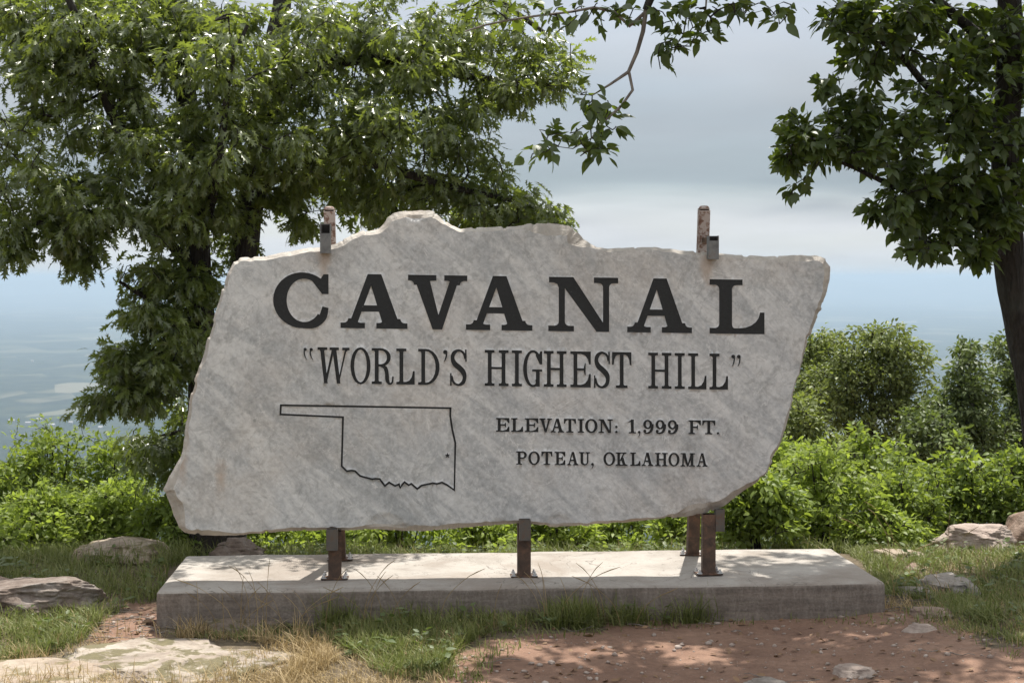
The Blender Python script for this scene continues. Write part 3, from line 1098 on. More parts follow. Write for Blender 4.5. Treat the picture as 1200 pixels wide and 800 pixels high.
for ch, x0, x1 in (('P', 605, 617.5), ('O', 619, 632.8), ('T', 634.4, 647.3), ('E', 650, 662.5), ('A', 664.6, 678), ('U', 678.4, 691.5),
                   ('O', 707, 721), ('K', 721.6, 735.4), ('L', 738.5, 750.6), ('A', 751.9, 765.6), ('H', 767.5, 782.5), ('O', 783.2, 796.5), ('M', 797.5, 814.5), ('A', 816.3, 829.4)):
    TEXT.append((ch, x0, x1, L4, ST4, 0, 1))
TEXT.append((',', 692.6, 696, L4, ST4, -0.22, 0.2))

CARVED = []      # (name, [(outer uv, [holes uv])])
for ch, x0, x1, line, st, f0, f1 in TEXT:
    base, cap = line((x0 + x1) / 2)
    hh = cap * (f1 - f0)
    pcs = []
    for o_, hs in glyph(ch, x1 - x0, hh, st):
        def conv(poly):
            r_ = []
            for gx, gy in poly:
                bx = line(x0 + gx)[0]
                r_.append(sign_uv(x0 + gx, bx - cap * f0 - gy))
            return np.array(r_)
        pcs.append((conv(o_), [conv(q) for q in hs]))
    CARVED.append(('letter' if ch.isalpha() else 'digit' if ch.isdigit() else 'punctuation_mark', pcs))

# map outline of the state: a carved line
MAP = [(45, 48), (1040, 65), (1038, 110), (1050, 190), (1068, 270), (1062, 545), (1020, 515), (990, 500), (960, 508), (935, 504), (870, 518),
       (845, 538), (810, 508), (795, 516), (770, 498), (757, 512), (745, 532), (738, 510), (715, 520), (680, 500), (655, 520), (625, 480), (600, 478),
       (580, 481), (510, 462), (480, 433), (458, 430), (432, 434), (402, 405), (410, 118), (43, 102)]
mp_ = np.array([(320 + x / 5, 465 + y / 5) for x, y in MAP])


def off_poly(p, k):
    """closed mitred offset"""
    a_ = np.roll(p, 1, 0)
    b_ = np.roll(p, -1, 0)
    d1 = (p - a_) / np.hypot(*(p - a_).T)[:, None]
    d2 = (b_ - p) / np.hypot(*(b_ - p).T)[:, None]
    n1_ = np.stack((-d1[:, 1], d1[:, 0]), -1)
    n2_ = np.stack((-d2[:, 1], d2[:, 0]), -1)
    m_ = n1_ + n2_
    m_ = m_ / np.maximum((m_ * n1_).sum(1), 0.55)[:, None]
    return p + m_ * k


conv2 = lambda q: np.array([sign_uv(*p) for p in q])
CARVED.append(('map_outline', [(conv2(off_poly(mp_, -1.15)), [conv2(off_poly(mp_, 1.15))])]))
star = [(524.4 + (3.5 if k % 2 == 0 else 1.4) * math.sin(k * math.pi / 5), 533.4 - (3.5 if k % 2 == 0 else 1.4) * math.cos(k * math.pi / 5)) for k in range(10)]
CARVED.append(('star', [(conv2(star), [])]))

# one triangulation of the whole front face, with every carved edge in it
cv, ce = [], []


def loop_in(q):
    i0 = len(cv)
    k = len(q)
    cv.extend(Vector((float(p[0]), float(p[1]))) for p in q)
    ce.extend((i0 + i, i0 + (i + 1) % k) for i in range(k))


loop_in(front_uv)
for nm, pcs in CARVED:
    for o_, hs in pcs:
        loop_in(o_)
        for q in hs:
            loop_in(q)
SCALLOPS = ((452, 634, 30, 0.022), (472, 637, 22, 0.026), (520, 632, 16, 0.018), (585, 624, 15, 0.014), (655, 628, 23, 0.018), (820, 614, 28, 0.016),
            (652, 256, 19, 0.026), (487, 240, 18, 0.022), (205, 610, 22, 0.016))
for sx, sy, sr, sd in SCALLOPS:
    cu, cz = sign_uv(sx, sy)
    for f in (1.0, 0.86):
        q = [(cu + math.cos(t_) * sr / 190.0 * f, cz + math.sin(t_) * sr / 190.0 * f / 0.9) for t_ in np.linspace(0, 2 * math.pi, 60)]
        ins_ = in_poly(q, front_uv)
        i0 = len(cv)
        cv.extend(Vector((float(p[0]), float(p[1]))) for p in q)
        ce.extend((i0 + k, i0 + k + 1) for k in range(59) if ins_[k] and ins_[k + 1])
gu, gz = np.meshgrid(np.arange(front_uv[:, 0].min(), front_uv[:, 0].max(), 0.022), np.arange(front_uv[:, 1].min(), front_uv[:, 1].max(), 0.022))
gp = np.stack((gu.ravel(), gz.ravel()), -1)
gp = gp + rng.uniform(-0.007, 0.007, gp.shape)
gp = gp[in_poly(gp, front_uv)]
cv.extend(Vector((float(p[0]), float(p[1]))) for p in gp)
tv, te, tf, *_ = delaunay_2d_cdt(cv, ce, [], 0, 1e-6)
TV = np.array([tuple(p) for p in tv])
TF = np.array([f for f in tf if len(f) == 3])
ctr = TV[TF].mean(1)
own = np.full(len(TF), -2)
own[in_poly(ctr, front_uv)] = -1
for li, (nm, pcs) in enumerate(CARVED):
    for o_, hs in pcs:
        lo, hi = o_.min(0), o_.max(0)
        k = np.where((ctr[:, 0] >= lo[0]) & (ctr[:, 0] <= hi[0]) & (ctr[:, 1] >= lo[1]) & (ctr[:, 1] <= hi[1]))[0]
        if len(k) == 0:
            continue
        m = in_poly(ctr[k], o_)
        for q in hs:
            m &= ~in_poly(ctr[k], q)
        own[k[m & (own[k] != -2)]] = li


def face_dep(u, z):
    """unevenness of the face, and the scallops broken out along its foot"""
    dpt = 0.004 * (fbm(u * 2.2 + 7, z * 2.2, 71, 4) - 0.5)
    for sx, sy, sr, sd in SCALLOPS:
        cu, cz = sign_uv(sx, sy)
        rad = sr / 190.0
        q = np.hypot(u - cu, (z - cz) * 0.9) / rad
        dpt = dpt + sd * (q < 1) * (1 - 0.7 * q ** 3) * np.clip((1.0 - q) / 0.14, 0, 1)
    return dpt


# orient triangles towards the viewer
e1 = TV[TF[:, 1]] - TV[TF[:, 0]]
e2 = TV[TF[:, 2]] - TV[TF[:, 0]]
flip = (e1[:, 0] * e2[:, 1] - e1[:, 1] * e2[:, 0]) < 0
TF[flip] = TF[flip][:, ::-1]
dep0 = face_dep(TV[:, 0], TV[:, 1])
FV = np.array([sign_pt(u, z, d_) for (u, z), d_ in zip(TV, dep0)])
sign = empty('stone_sign', sign_pt(0.0, 0.44, 0.07))
tag(sign, 'big rough-edged grey stone slab engraved CAVANAL in black letters, held up on short steel posts', 'stone sign')
CUT = 0.006
edge_own = {}
for f, o_ in zip(TF, own):
    for i in range(3):
        edge_own.setdefault((f[i], f[(i + 1) % 3]), o_)
slab_v = [FV]
slab_f = [TF[own == -1]]
nv = len(FV)
wall_q = []
wv = []
for (i, j), o_ in edge_own.items():
    if o_ >= 0 and edge_own.get((j, i), -2) == -1:
        k = nv + len(wv)
        for q in (i, j):
            wv.append(sign_pt(TV[q, 0], TV[q, 1], dep0[q] + CUT + 0.001))
        wall_q += [(i, k, k + 1), (i, k + 1, j)]
        wall_q[-2:] = [(j, i, k), (j, k, k + 1)]
if wv:
    slab_v.append(np.array(wv))
    slab_f.append(np.array(wall_q))
# broken rim: front loop -> two bulging loops -> back loop
THK = 0.135
sb = np.arange(n_o)
nb1 = 0.5 * fbm(sb * 0.09, sb * 0 + 1.7, 81, 4) + 0.5 * np.floor(5 * fbm(sb * 0.13, sb * 0 + 4.4, 83, 2)) / 4
nb2 = 0.5 * fbm(sb * 0.14, sb * 0 + 8.7, 91, 4) + 0.5 * np.floor(6 * fbm(sb * 0.19, sb * 0 + 2.4, 93, 2)) / 5
nor_uv = front_uv - out_uv
nor_uv /= np.hypot(*nor_uv.T)[:, None] + 1e-9
rows = []
dep_f = face_dep(front_uv[:, 0], front_uv[:, 1])
rows.append((front_uv, dep_f))
mid_uv = front_uv * 0.55 + out_uv * 0.45 - nor_uv * (0.016 * (nb2 - 0.45))[:, None]
rows.append((mid_uv, 0.010 + 0.018 * nb1))
rows.append((out_uv, 0.030 + 0.025 * nb1))
rows.append((out_uv + nor_uv * (0.020 * nb2)[:, None], 0.085 + 0.02 * nb2))
rows.append((out_uv + nor_uv * (0.012 + 0.035 * nb1)[:, None], np.full(n_o, THK)))
rim_v = [np.array([sign_pt(u, z, d_) for (u, z), d_ in zip(uv, dp)]) for uv, dp in rows]
rim_f = []
for k in range(len(rows) - 1):
    i0 = np.arange(n_o) + k * n_o
    i1 = np.roll(i0, -1)
    rim_f += [np.stack((i0, i1, i1 + n_o), -1), np.stack((i0, i1 + n_o, i0 + n_o), -1)]
rim_v, rim_f = np.vstack(rim_v), np.vstack(rim_f)
cl = (out_uv[:, 0] * np.roll(out_uv[:, 1], -1) - out_uv[:, 1] * np.roll(out_uv[:, 0], -1)).sum()
if cl > 0:      # outline runs anticlockwise as seen from the front
    rim_f = rim_f[:, ::-1]
bk = [Vector((float(p[0]), float(p[1]))) for p in rows[-1][0]]
bv, _, bf, *_ = delaunay_2d_cdt(bk, [(i, (i + 1) % n_o) for i in range(n_o)], [], 1, 1e-6)
bv = np.array([tuple(p) for p in bv])
bf = np.array([f for f in bf if len(f) == 3])
back_v = np.array([sign_pt(u, z, THK) for u, z in bv])
slab_all = np.vstack(slab_v)
slab_tri = np.vstack(slab_f)
n_front = len(slab_tri)
o1 = len(slab_all)
o2 = o1 + len(rim_v)
V_ = np.vstack((slab_all, rim_v, back_v))
F_ = np.vstack((slab_tri, rim_f + o1, bf + o2))
slab = part('slab', V_, F_, MAT['stone'], sign)
slab.data.materials.append(MAT['stone_edge'])
mi = np.zeros(len(F_), np.int32)
mi[n_front:] = 1
slab.data.polygons.foreach_set('material_index', mi)
sm = np.zeros(len(F_), bool)
sm[:len(slab_f[0])] = True
slab.data.polygons.foreach_set('use_smooth', sm)
for li, (nm, pcs) in enumerate(CARVED):
    fs = TF[own == li]
    if len(fs) == 0:
        continue
    u_, inv = np.unique(fs, return_inverse=True)
    inv = inv.reshape(fs.shape)
    LV = np.array([sign_pt(TV[q, 0], TV[q, 1], dep0[q] + CUT) for q in u_])
    # the black filling: a thin layer with its own thickness
    k = len(LV)
    LV2 = np.vstack((LV, LV + UY * 0.003))
    part(nm, LV2, np.vstack((inv, inv[:, ::-1] + k)), MAT['paint'], slab)


# ------------------------------------------------------------------ steel posts
def tube_sq(p0, p1, w, wall=0.006, open_top=True, tw=0.0, cut_front=0.0):
    """square hollow tube from p0 to p1, one face towards the viewer; the front wall may stop short by cut_front"""
    p0, p1 = np.array(p0, float), np.array(p1, float)
    ax = p1 - p0
    L = np.linalg.norm(ax)
    ax = ax / L
    ca, sa = math.cos(tw), math.sin(tw)
    x_ = UX * ca + UY * sa
    y_ = -UX * sa + UY * ca
    y_ = y_ - ax * np.dot(y_, ax)
    y_ /= np.linalg.norm(y_)
    x_ = np.cross(y_, ax)
    bm = bmesh.new()
    h0 = w / 2

    def blk(x0, x1, y0, y1, z0, z1):
        vs_ = []
        for zz in (z0, z1):
            for xx, yy in ((x0, y0), (x1, y0), (x1, y1), (x0, y1)):
                vs_.append(bm.verts.new(Vector(p0 + x_ * xx + y_ * yy + ax * zz)))
        for f in ((3, 2, 1, 0), (4, 5, 6, 7), (0, 1, 5, 4), (1, 2, 6, 5), (2, 3, 7, 6), (3, 0, 4, 7)):
            bm.faces.new([vs_[i] for i in f])

    blk(-h0, -h0 + wall, -h0, h0, 0, L)
    blk(h0 - wall, h0, -h0, h0, 0, L)
    blk(-h0 + wall, h0 - wall, h0 - wall, h0, 0, L)
    blk(-h0 + wall, h0 - wall, -h0, -h0 + wall, 0, L - cut_front)
    if not open_top:
        blk(-h0 + wall, h0 - wall, -h0 + wall, h0 - wall, L - 0.012, L - 0.004)
    bmesh.ops.recalc_face_normals(bm, faces=bm.faces)
    return bm


def plate(cen, lx, ly, th, tw=0.0, bev=0.004):
    bm = bmesh.new()
    bmesh.ops.create_cube(bm, size=1.0)
    ca, sa = math.cos(tw), math.sin(tw)
    x_ = UX * ca + UY * sa
    y_ = -UX * sa + UY * ca
    for v in bm.verts:
        v.co = Vector((v.co.x * lx, v.co.y * ly, v.co.z * th))
    if bev:
        bmesh.ops.bevel(bm, geom=bm.edges[:], offset=bev, segments=2, affect='EDGES')
    for v in bm.verts:
        p = v.co
        v.co = Vector(np.array(cen) + x_ * p.x + y_ * p.y + np.array((0, 0, p.z)))
    return bm


def bolt(cen, r=0.0115, hgt=0.020):
    bm = bmesh.new()
    ang = random.uniform(0, 1)
    # washer, hexagonal nut and the threaded end
    for rad, z0, z1, sg in ((r * 1.5, 0, 0.003, 14), (r, 0.003, 0.015, 6), (r * 0.52, 0.015, hgt + 0.006, 10)):
        bmesh.ops.create_cone(bm, cap_ends=True, segments=sg, radius1=rad, radius2=rad * (0.92 if sg != 14 else 1), depth=z1 - z0,
                              matrix=Matrix.Translation((cen[0], cen[1], cen[2] + (z0 + z1) / 2)) @ Matrix.Rotation(ang, 4, 'Z'))
    return bm


def ppl(px, py, z=PT):
    """photo position on the horizontal level z"""
    Y = (H - z) * F / (py - HY)
    return np.array(((px - 600) / F * Y, Y, z))


def base_set(th, cen, tw):
    pl = bm_part('base_plate', plate(np.array(cen) + (0, 0, 0.006), 0.165, 0.12, 0.009, tw), MAT['rust'], th)
    ca, sa = math.cos(tw), math.sin(tw)
    for sx in (-1, 1):
        for sy in (-1, 1):
            q = np.array(cen) + (UX * ca + UY * sa) * 0.064 * sx + (-UX * sa + UY * ca) * 0.044 * sy + (0, 0, 0.0105)
            bm_part('bolt', bolt(q), MAT['bolt'], pl)


def slab_bottom(px):
    lo = [p for p in out_px if p[1] > 560 and abs(p[0] - px) < 8]
    return max(lo, key=lambda p: p[1])[1] if lo else 615


for k, (px, twp, side, lab) in enumerate(((392, 0.06, -1, 'short rusty front post under the left end of the stone slab'),
                                          (614.5, 0.0, 0, 'short rusty front post under the middle of the stone slab'),
                                          (831.5, -0.05, 1, 'short rusty front post under the right end of the stone slab'))):
    u0, zb = sign_uv(px, slab_bottom(px))
    b0 = sign_pt(u0, 0, 0.040)
    b0[2] = PT + 0.012
    t0 = empty('front_post', (b0[0], b0[1], PT))
    tag(t0, lab, 'support post', 'short front posts under the slab')
    topz = zb - 0.002
    bm_part('tube', tube_sq(b0, (b0[0], b0[1], topz), 0.080, tw=twp), MAT['rust'], t0)
    base_set(t0, (b0[0], b0[1], PT + 0.0015), twp + 0.1 * side)
    # retaining lug welded on the front of the tube, gripping the slab's lower edge
    lx = u0 + (-0.012 if side < 0 else 0.0 if side == 0 else 0.066)
    ld = -0.038 if side <= 0 else 0.02
    l0 = sign_pt(lx, zb - 0.105 + (0.02 if side == 0 else 0) , ld)
    bm_part('lug', tube_sq(l0, l0 + np.array((0, 0, 0.125 if side < 1 else 0.135)), 0.068 if side < 1 else 0.055, 0.005), MAT['lug'], t0)

for k, (pbx, pby, ptx, pty, csx, ct, cb, lab) in enumerate(
        ((398.5, 655.5, 386.0, 246.5, -4.0, 262.5, 297, 'leaning rusty rear post rising behind the left of the slab'),
         (811.5, 650.0, 825.0, 245.5, 9.0, 276.5, 304, 'leaning flaked rear post rising behind the right of the slab'))):
    b0 = ppl(pbx, pby)
    # its head stands just behind the slab
    d_ = np.array(((ptx - 600) / F, 1.0, -(pty - HY) / F))
    pl0 = S0 + UY * (THK + 0.052)
    t_ = np.dot(pl0 - np.array((0, 0, H)), UY) / np.dot(d_, UY)
    hd = np.array((0, 0, H)) + d_ * t_
    t0 = empty('rear_post', b0)
    tag(t0, lab, 'support post', 'tall rear posts behind the slab')
    ax = (hd - b0) / np.linalg.norm(hd - b0)
    tb = b0 + ax * 0.012
    split = hd - ax * 0.42
    # lower tube and the flaked upper length, butted end to end
    bm_part('tube', tube_sq(tb, split, 0.075), MAT['rust'], t0)
    bm_part('upper_tube', tube_sq(split + ax * 0.001, hd, 0.068, open_top=False), MAT['flaked'], t0)
    cap = bmesh.new()
    bmesh.ops.create_uvsphere(cap, u_segments=16, v_segments=8, radius=0.034)
    for v in cap.verts:
        sx_, sy_, sz_ = v.co
        k_ = 0.034
        v.co = Vector(hd + UX * np.sign(sx_) * k_ * abs(sx_ / k_) ** 0.6 + UY * np.sign(sy_) * k_ * abs(sy_ / k_) ** 0.6 + np.array((0, 0, max(0.001, sz_ * 0.75))))
    bm_part('cap', cap, MAT['flaked'], t0, True)
    base_set(t0, (b0[0], b0[1], PT + 0.0015), 0.05 - 0.25 * k)
    # clip: a short length of square tube hooked over the slab's upper edge, its front wall cut lower
    u1, z1 = sign_uv(ptx + csx, cb)
    _, z2 = sign_uv(ptx + csx, ct)
    c0 = sign_pt(u1, z1, -0.036)
    bm_part('clip', tube_sq(c0, c0 + np.array((0, 0, z2 - z1)), 0.064, 0.006, cut_front=0.058 if k == 0 else 0.030), MAT['steel'], t0)
    bm_part('clip_shade_lining', tube_sq(c0 + np.array((0, 0, 0.01)), c0 + np.array((0, 0, z2 - z1 - 0.004)), 0.0515, 0.003, cut_front=0.054 if k == 0 else 0.03), MAT['inside_shade'], t0)  # added dark sleeve, painting the shade within the clip's open front
    e0 = sign_pt(u1, z2 - 0.022, 0.0)
    q0 = e0 - UY * 0.004
    q1 = hd - ax * (hd[2] - z2 + 0.022) / ax[2]
    bar = bmesh.new()
    dv = q1 - q0
    ln = np.linalg.norm(dv)
    rot = Vector(dv).to_track_quat('X', 'Z').to_matrix().to_4x4()
    bmesh.ops.create_cube(bar, size=1.0, matrix=Matrix.Translation(Vector((q0 + q1) / 2)) @ rot @ Matrix.Diagonal((ln, 0.03, 0.03, 1)))
    bm_part('clip_bar', bar, MAT['rust'], t0)

# ------------------------------------------------------------------ rocks
def rock(name, label, px0, px1, ytop, ybot, mat, depth=None, flat=0.0, seed=0, sink=0.25, cuts=9, sub=4, group=None, rotz=0.0, zbase=None, rise=None, amp=1.0):
    """boulder standing on the ground where its foot is seen, as wide and tall as in the photograph"""
    zb = 0.0
    for _ in range(3):
        Y = (H - zb) * F / (ybot - HY)
        X = ((px0 + px1) / 2 - 600) / F * Y
        zb = float(ground_z(X, Y)) if zbase is None else zbase
    wid = (px1 - px0) / F * Y
    dep = depth if depth else wid * 0.6
    Yc = Y + dep * 0.5
    Xc = ((px0 + px1) / 2 - 600) / F * Yc
    zc = float(ground_z(Xc, Yc)) if zbase is None else zbase
    ht = max(0.03, H - (ytop - HY) / F * (Y + dep * 0.35) - zb)
    if rise:
        # a flat stone: its top reaches from ybot to ytop in the picture
        ht = rise
        Y1 = (H - zb - rise * 0.8) * F / (ytop - HY)
        dep = max(0.05, Y1 - Y)
        Yc = Y + dep * 0.5
        Xc = ((px0 + px1) / 2 - 600) / F * Yc
    rs = np.random.default_rng(seed)
    bm = bmesh.new()
    bmesh.ops.create_icosphere(bm, subdivisions=sub, radius=1.0)
    Vv = np.array([v.co for v in bm.verts])
    # square it up, then knock flat facets off it
    Vv = np.sign(Vv) * np.abs(Vv) ** (0.62 if flat else 0.8)
    for k in range(int(cuts * 2.2)):
        nrm = rs.normal(size=3)
        nrm[2] = abs(nrm[2]) * (0.7 if not rise else 0.35)
        nrm /= np.linalg.norm(nrm)
        off = rs.uniform(0.60, 0.95)
        dd_ = Vv @ nrm - off
        Vv = Vv - np.outer(np.maximum(dd_, 0), nrm)
    nz = fbm(Vv[:, 0] * 2.4 + seed, Vv[:, 1] * 2.4 + Vv[:, 2] * 3.1, seed + 5, 6) - 0.5
    rg = np.abs(fbm(Vv[:, 0] * 4 + Vv[:, 2] * 2 + seed, Vv[:, 1] * 4 - Vv[:, 2] * 2, seed + 25, 4) - 0.5)
    Vv = Vv * (1 + 0.20 * amp * nz - 0.25 * amp * np.maximum(0, 0.10 - rg))[:, None]
    lay = fbm(Vv[:, 0] * 1.5, Vv[:, 2] * 5 + seed, seed + 11, 3) - 0.5
    Vv[:, :2] *= (1 + (0.16 if rise else 0.09) * lay)[:, None]
    if rise:
        # broken outline and a nearly level, slightly stepped top
        an = np.arctan2(Vv[:, 1], Vv[:, 0])
        Vv[:, :2] *= (1 + 0.38 * (fbm(np.cos(an) * 1.7 + seed, np.sin(an) * 1.7 + seed, seed + 3, 4) - 0.5))[:, None]
        up_ = Vv[:, 2] > 0
        Vv[up_, 2] = 0.75 * np.round(Vv[up_, 2] * 3) / 3 + 0.25 * Vv[up_, 2] + 0.25 * (fbm(Vv[up_, 0] * 3 + seed, Vv[up_, 1] * 3, seed + 8, 4) - 0.5)
    lo, hi = Vv.min(0), Vv.max(0)
    Vv[:, 0] = (Vv[:, 0] - (lo[0] + hi[0]) / 2) / (hi[0] - lo[0]) * wid
    Vv[:, 1] = (Vv[:, 1] - (lo[1] + hi[1]) / 2) / (hi[1] - lo[1]) * dep
    full = ht / (1 - sink)
    Vv[:, 2] = (Vv[:, 2] - lo[2]) / (hi[2] - lo[2]) * full - full * sink
    ca, sa = math.cos(rotz), math.sin(rotz)
    for v, q in zip(bm.verts, Vv):
        v.co = Vector((Xc + q[0] * ca - q[1] * sa, Yc + q[0] * sa + q[1] * ca, zb + q[2]))
    o = empty_mesh(name, bm, mat, (Xc, Yc, zb))
    tag(o, label, 'rock', group)
    return o


def empty_mesh(name, bm, mat, loc):
    bmesh.ops.translate(bm, verts=bm.verts, vec=-Vector(loc))
    me = bpy.data.meshes.new(name)
    bm.to_mesh(me)
    bm.free()
    for p in me.polygons:
        p.use_smooth = True
    o = link(name, me, mat)
    o.location = Vector(loc)
    return o


rock('boulder', 'long low grey and brown boulder in the grass at the left edge', -70, 148, 676, 726, MAT['rock_mix'], 0.7, seed=47, cuts=8, sub=6, amp=1.7, sink=0.25)
rock('boulder', 'smaller brown lichened rock behind the grey boulder at the left edge', -60, 40, 676, 700, MAT['rock_brown'], 0.5, seed=31, cuts=10)
rock('boulder', 'pale sunlit boulder half hidden in grass left of the plinth', 84, 210, 634, 662, MAT['rock_pale'], 0.7, seed=5, cuts=10, sub=5, amp=1.8)
rock('rock_ledge', 'flat sunlit mossy sandstone ledge in the left foreground', 20, 385, 736, 826, MAT['rock_moss'], flat=1, seed=8, cuts=5, sub=6, sink=0.5, rise=0.085)
rock('rock_ledge', 'pale bare sandstone ledge at the bottom left corner', -180, 175, 764, 850, MAT['rock_pale'], flat=1, seed=18, cuts=5, sub=6, sink=0.55, rise=0.06)
rock('rock', 'mossy shaded stone wedged under the front of the plinth', 212, 350, 722, 744, MAT['rock_dark'], flat=1, seed=9, sink=0.5, rise=0.06, sub=5)
rock('boulder', 'large blocky pinkish boulder in the grass at the right', 1092, 1196, 616, 650, MAT['rock_pink'], 0.5, flat=1, seed=12, cuts=6, sub=6, amp=1.4)
rock('boulder', 'rust brown boulder at the right edge behind the blocky pink one', 1176, 1262, 594, 642, MAT['rock_brown'], 0.6, seed=14, cuts=9)
LYING = [('pale flat sunlit stone behind the right end of the plinth', 1008, 1086, 638, 658, 'rock_pale', 0.05, 15),
         ('small reddish stone in the grass right of the plinth', 1060, 1097, 658, 674, 'rock_brown', 0.05, 16),
         ('wide flat grey stone in the grass right of the plinth', 1070, 1150, 668, 697, 'rock_grey', 0.06, 17),
         ('small pale grey stone by the right corner of the plinth', 1046, 1092, 683, 702, 'rock_grey', 0.04, 27),
         ('thin brown stone at the edge of the bare earth, right', 1064, 1120, 709, 724, 'rock_brown', 0.035, 19),
         ('pale pointed stone lying on the bare earth at the right', 1056, 1106, 727, 742, 'rock_pink', 0.035, 20),
         ('flat grey brown stone on the earth, lower right foreground', 976, 1028, 775, 796, 'rock_pink', 0.04, 22),
         ('grey stone cut by the bottom edge right of centre', 870, 930, 790, 815, 'rock_grey', 0.04, 23)]
for lab, x0, x1, y0, y1, mt, rise_, sd in LYING:
    rock('flat_stone', lab, x0, x1, y0, y1, MAT[mt], flat=1, seed=sd, sink=0.5, rise=rise_)
rock('brick_piece', 'small red brick fragment in front of the plinth', 803, 819, 714, 723, MAT['rock_red'], 0.05, flat=1, seed=24, sink=0.3, sub=3, cuts=6)
rock('rock', 'grey shaded rock behind the plinth under the left of the slab', 246, 312, 631, 655, MAT['rock_mix'], 0.3, seed=45, cuts=9, amp=2.0, sub=5)

# ------------------------------------------------------------------ leaves
def leaf_template(kind):
    """vertices (base at origin, tip along +y, z up) and triangles"""
    V, T_ = [], []

    def v(x, y, z=0.0):
        V.append((x, y, z))
        return len(V) - 1

    if kind.startswith('oak'):
        wide = 0.82 if kind == 'oak' else 0.6
        mid = [v(0, 0), v(0, 0.22, -0.01), v(0, 0.45, -0.02), v(0, 0.66, -0.035), v(0, 0.82, -0.06), v(0, 1.0, -0.11)]
        for s_ in (-1, 1):
            a1 = v(s_ * 0.045, 0.20, 0.015)
            l1 = v(s_ * 0.27 * wide, 0.36, 0.03)
            a2 = v(s_ * 0.06, 0.38, 0.012)
            l2 = v(s_ * 0.40 * wide, 0.66, 0.02)
            a3 = v(s_ * 0.065, 0.60, 0.0)
            l3 = v(s_ * 0.26 * wide, 0.90, -0.04)
            a4 = v(s_ * 0.05, 0.80, -0.03)
            tr = [(mid[0], a1, mid[1]), (mid[1], a1, a2), (mid[1], a2, mid[2]), (a1, l1, a2), (mid[2], a2, a3), (mid[2], a3, mid[3]), (a2, l2, a3),
                  (mid[3], a3, a4), (mid[3], a4, mid[4]), (a3, l3, a4), (mid[4], a4, mid[5])]
            T_ += [t if s_ < 0 else t[::-1] for t in tr]
    elif kind == 'lobed':      # three broad pointed lobes
        mid = [v(0, 0), v(0, 0.30, -0.01), v(0, 0.65, -0.04), v(0, 1.0, -0.13)]
        for s_ in (-1, 1):
            b1 = v(s_ * 0.20, 0.12, 0.02)
            l1 = v(s_ * 0.46, 0.52, 0.01)
            n_ = v(s_ * 0.17, 0.48, 0.01)
            w_ = v(s_ * 0.20, 0.66, 0.0)
            tr = [(mid[0], b1, mid[1]), (b1, l1, n_), (b1, n_, mid[1]), (mid[1], n_, mid[2]), (n_, w_, mid[2]), (mid[2], w_, mid[3])]
            T_ += [t if s_ < 0 else t[::-1] for t in tr]
    elif kind == 'ovate':
        mid = [v(0, 0), v(0, 0.25, -0.01), v(0, 0.55, -0.03), v(0, 0.8, -0.07), v(0, 1.0, -0.13)]
        for s_ in (-1, 1):
            a1 = v(s_ * 0.20, 0.16, 0.03)
            a2 = v(s_ * 0.27, 0.40, 0.03)
            a3 = v(s_ * 0.19, 0.65, 0.0)
            a4 = v(s_ * 0.07, 0.86, -0.06)
            tr = [(mid[0], a1, mid[1]), (mid[1], a1, a2), (mid[1], a2, mid[2]), (mid[2], a2, a3), (mid[2], a3, mid[3]), (mid[3], a3, a4), (mid[3], a4, mid[4])]
            T_ += [t if s_ < 0 else t[::-1] for t in tr]
    elif kind == 'small':
        mid = [v(0, 0), v(0, 0.5, -0.02), v(0, 1.0, -0.1)]
        for s_ in (-1, 1):
            a1 = v(s_ * 0.24, 0.30, 0.03)
            a2 = v(s_ * 0.20, 0.65, 0.01)
            tr = [(mid[0], a1, mid[1]), (mid[1], a1, a2), (mid[1], a2, mid[2])]
            T_ += [t if s_ < 0 else t[::-1] for t in tr]
    elif kind == 'pinnate':     # a compound leaf: five leaflets
        for ang, y0, sc in ((0, 0.55, 0.45), (50, 0.5, 0.42), (-50, 0.5, 0.42), (62, 0.22, 0.36), (-62, 0.22, 0.36)):
            ca, sa = math.cos(math.radians(ang)), math.sin(math.radians(ang))
            q = [(0, 0), (0.22, 0.4), (0, 1), (-0.22, 0.4)]
            ids = [v((x * ca + y * sa) * sc, y0 + (y * ca - x * sa) * sc, 0.02 - 0.08 * y * sc) for x, y in q]
            T_ += [(ids[0], ids[1], ids[2]), (ids[0], ids[2], ids[3])]
        ids = [v(-0.012, 0), v(0.012, 0), v(0, 0.58)]
        T_ += [tuple(ids)]
    return np.array(V), np.array(T_)


TEMPL = {k: leaf_template(k) for k in ('oak', 'oak_narrow', 'lobed', 'ovate', 'small', 'pinnate')}
LEAF_MESH = {}


def leaf_mesh(kind, mat):
    if (kind, mat.name) not in LEAF_MESH:
        V, T_ = TEMPL[kind]
        me = np_mesh('leaf', V, T_, True)
        me.materials.append(mat)
        LEAF_MESH[(kind, mat.name)] = me
    return LEAF_MESH[(kind, mat.name)]


def frames(d, up):
    """rotation matrices with y along d and z as near up as can be"""
    d = d / (np.linalg.norm(d, axis=1, keepdims=True) + 1e-9)
    x = np.cross(d, up)
    x /= np.linalg.norm(x, axis=1, keepdims=True) + 1e-9
    z = np.cross(x, d)
    return np.stack((x, d, z), -1)


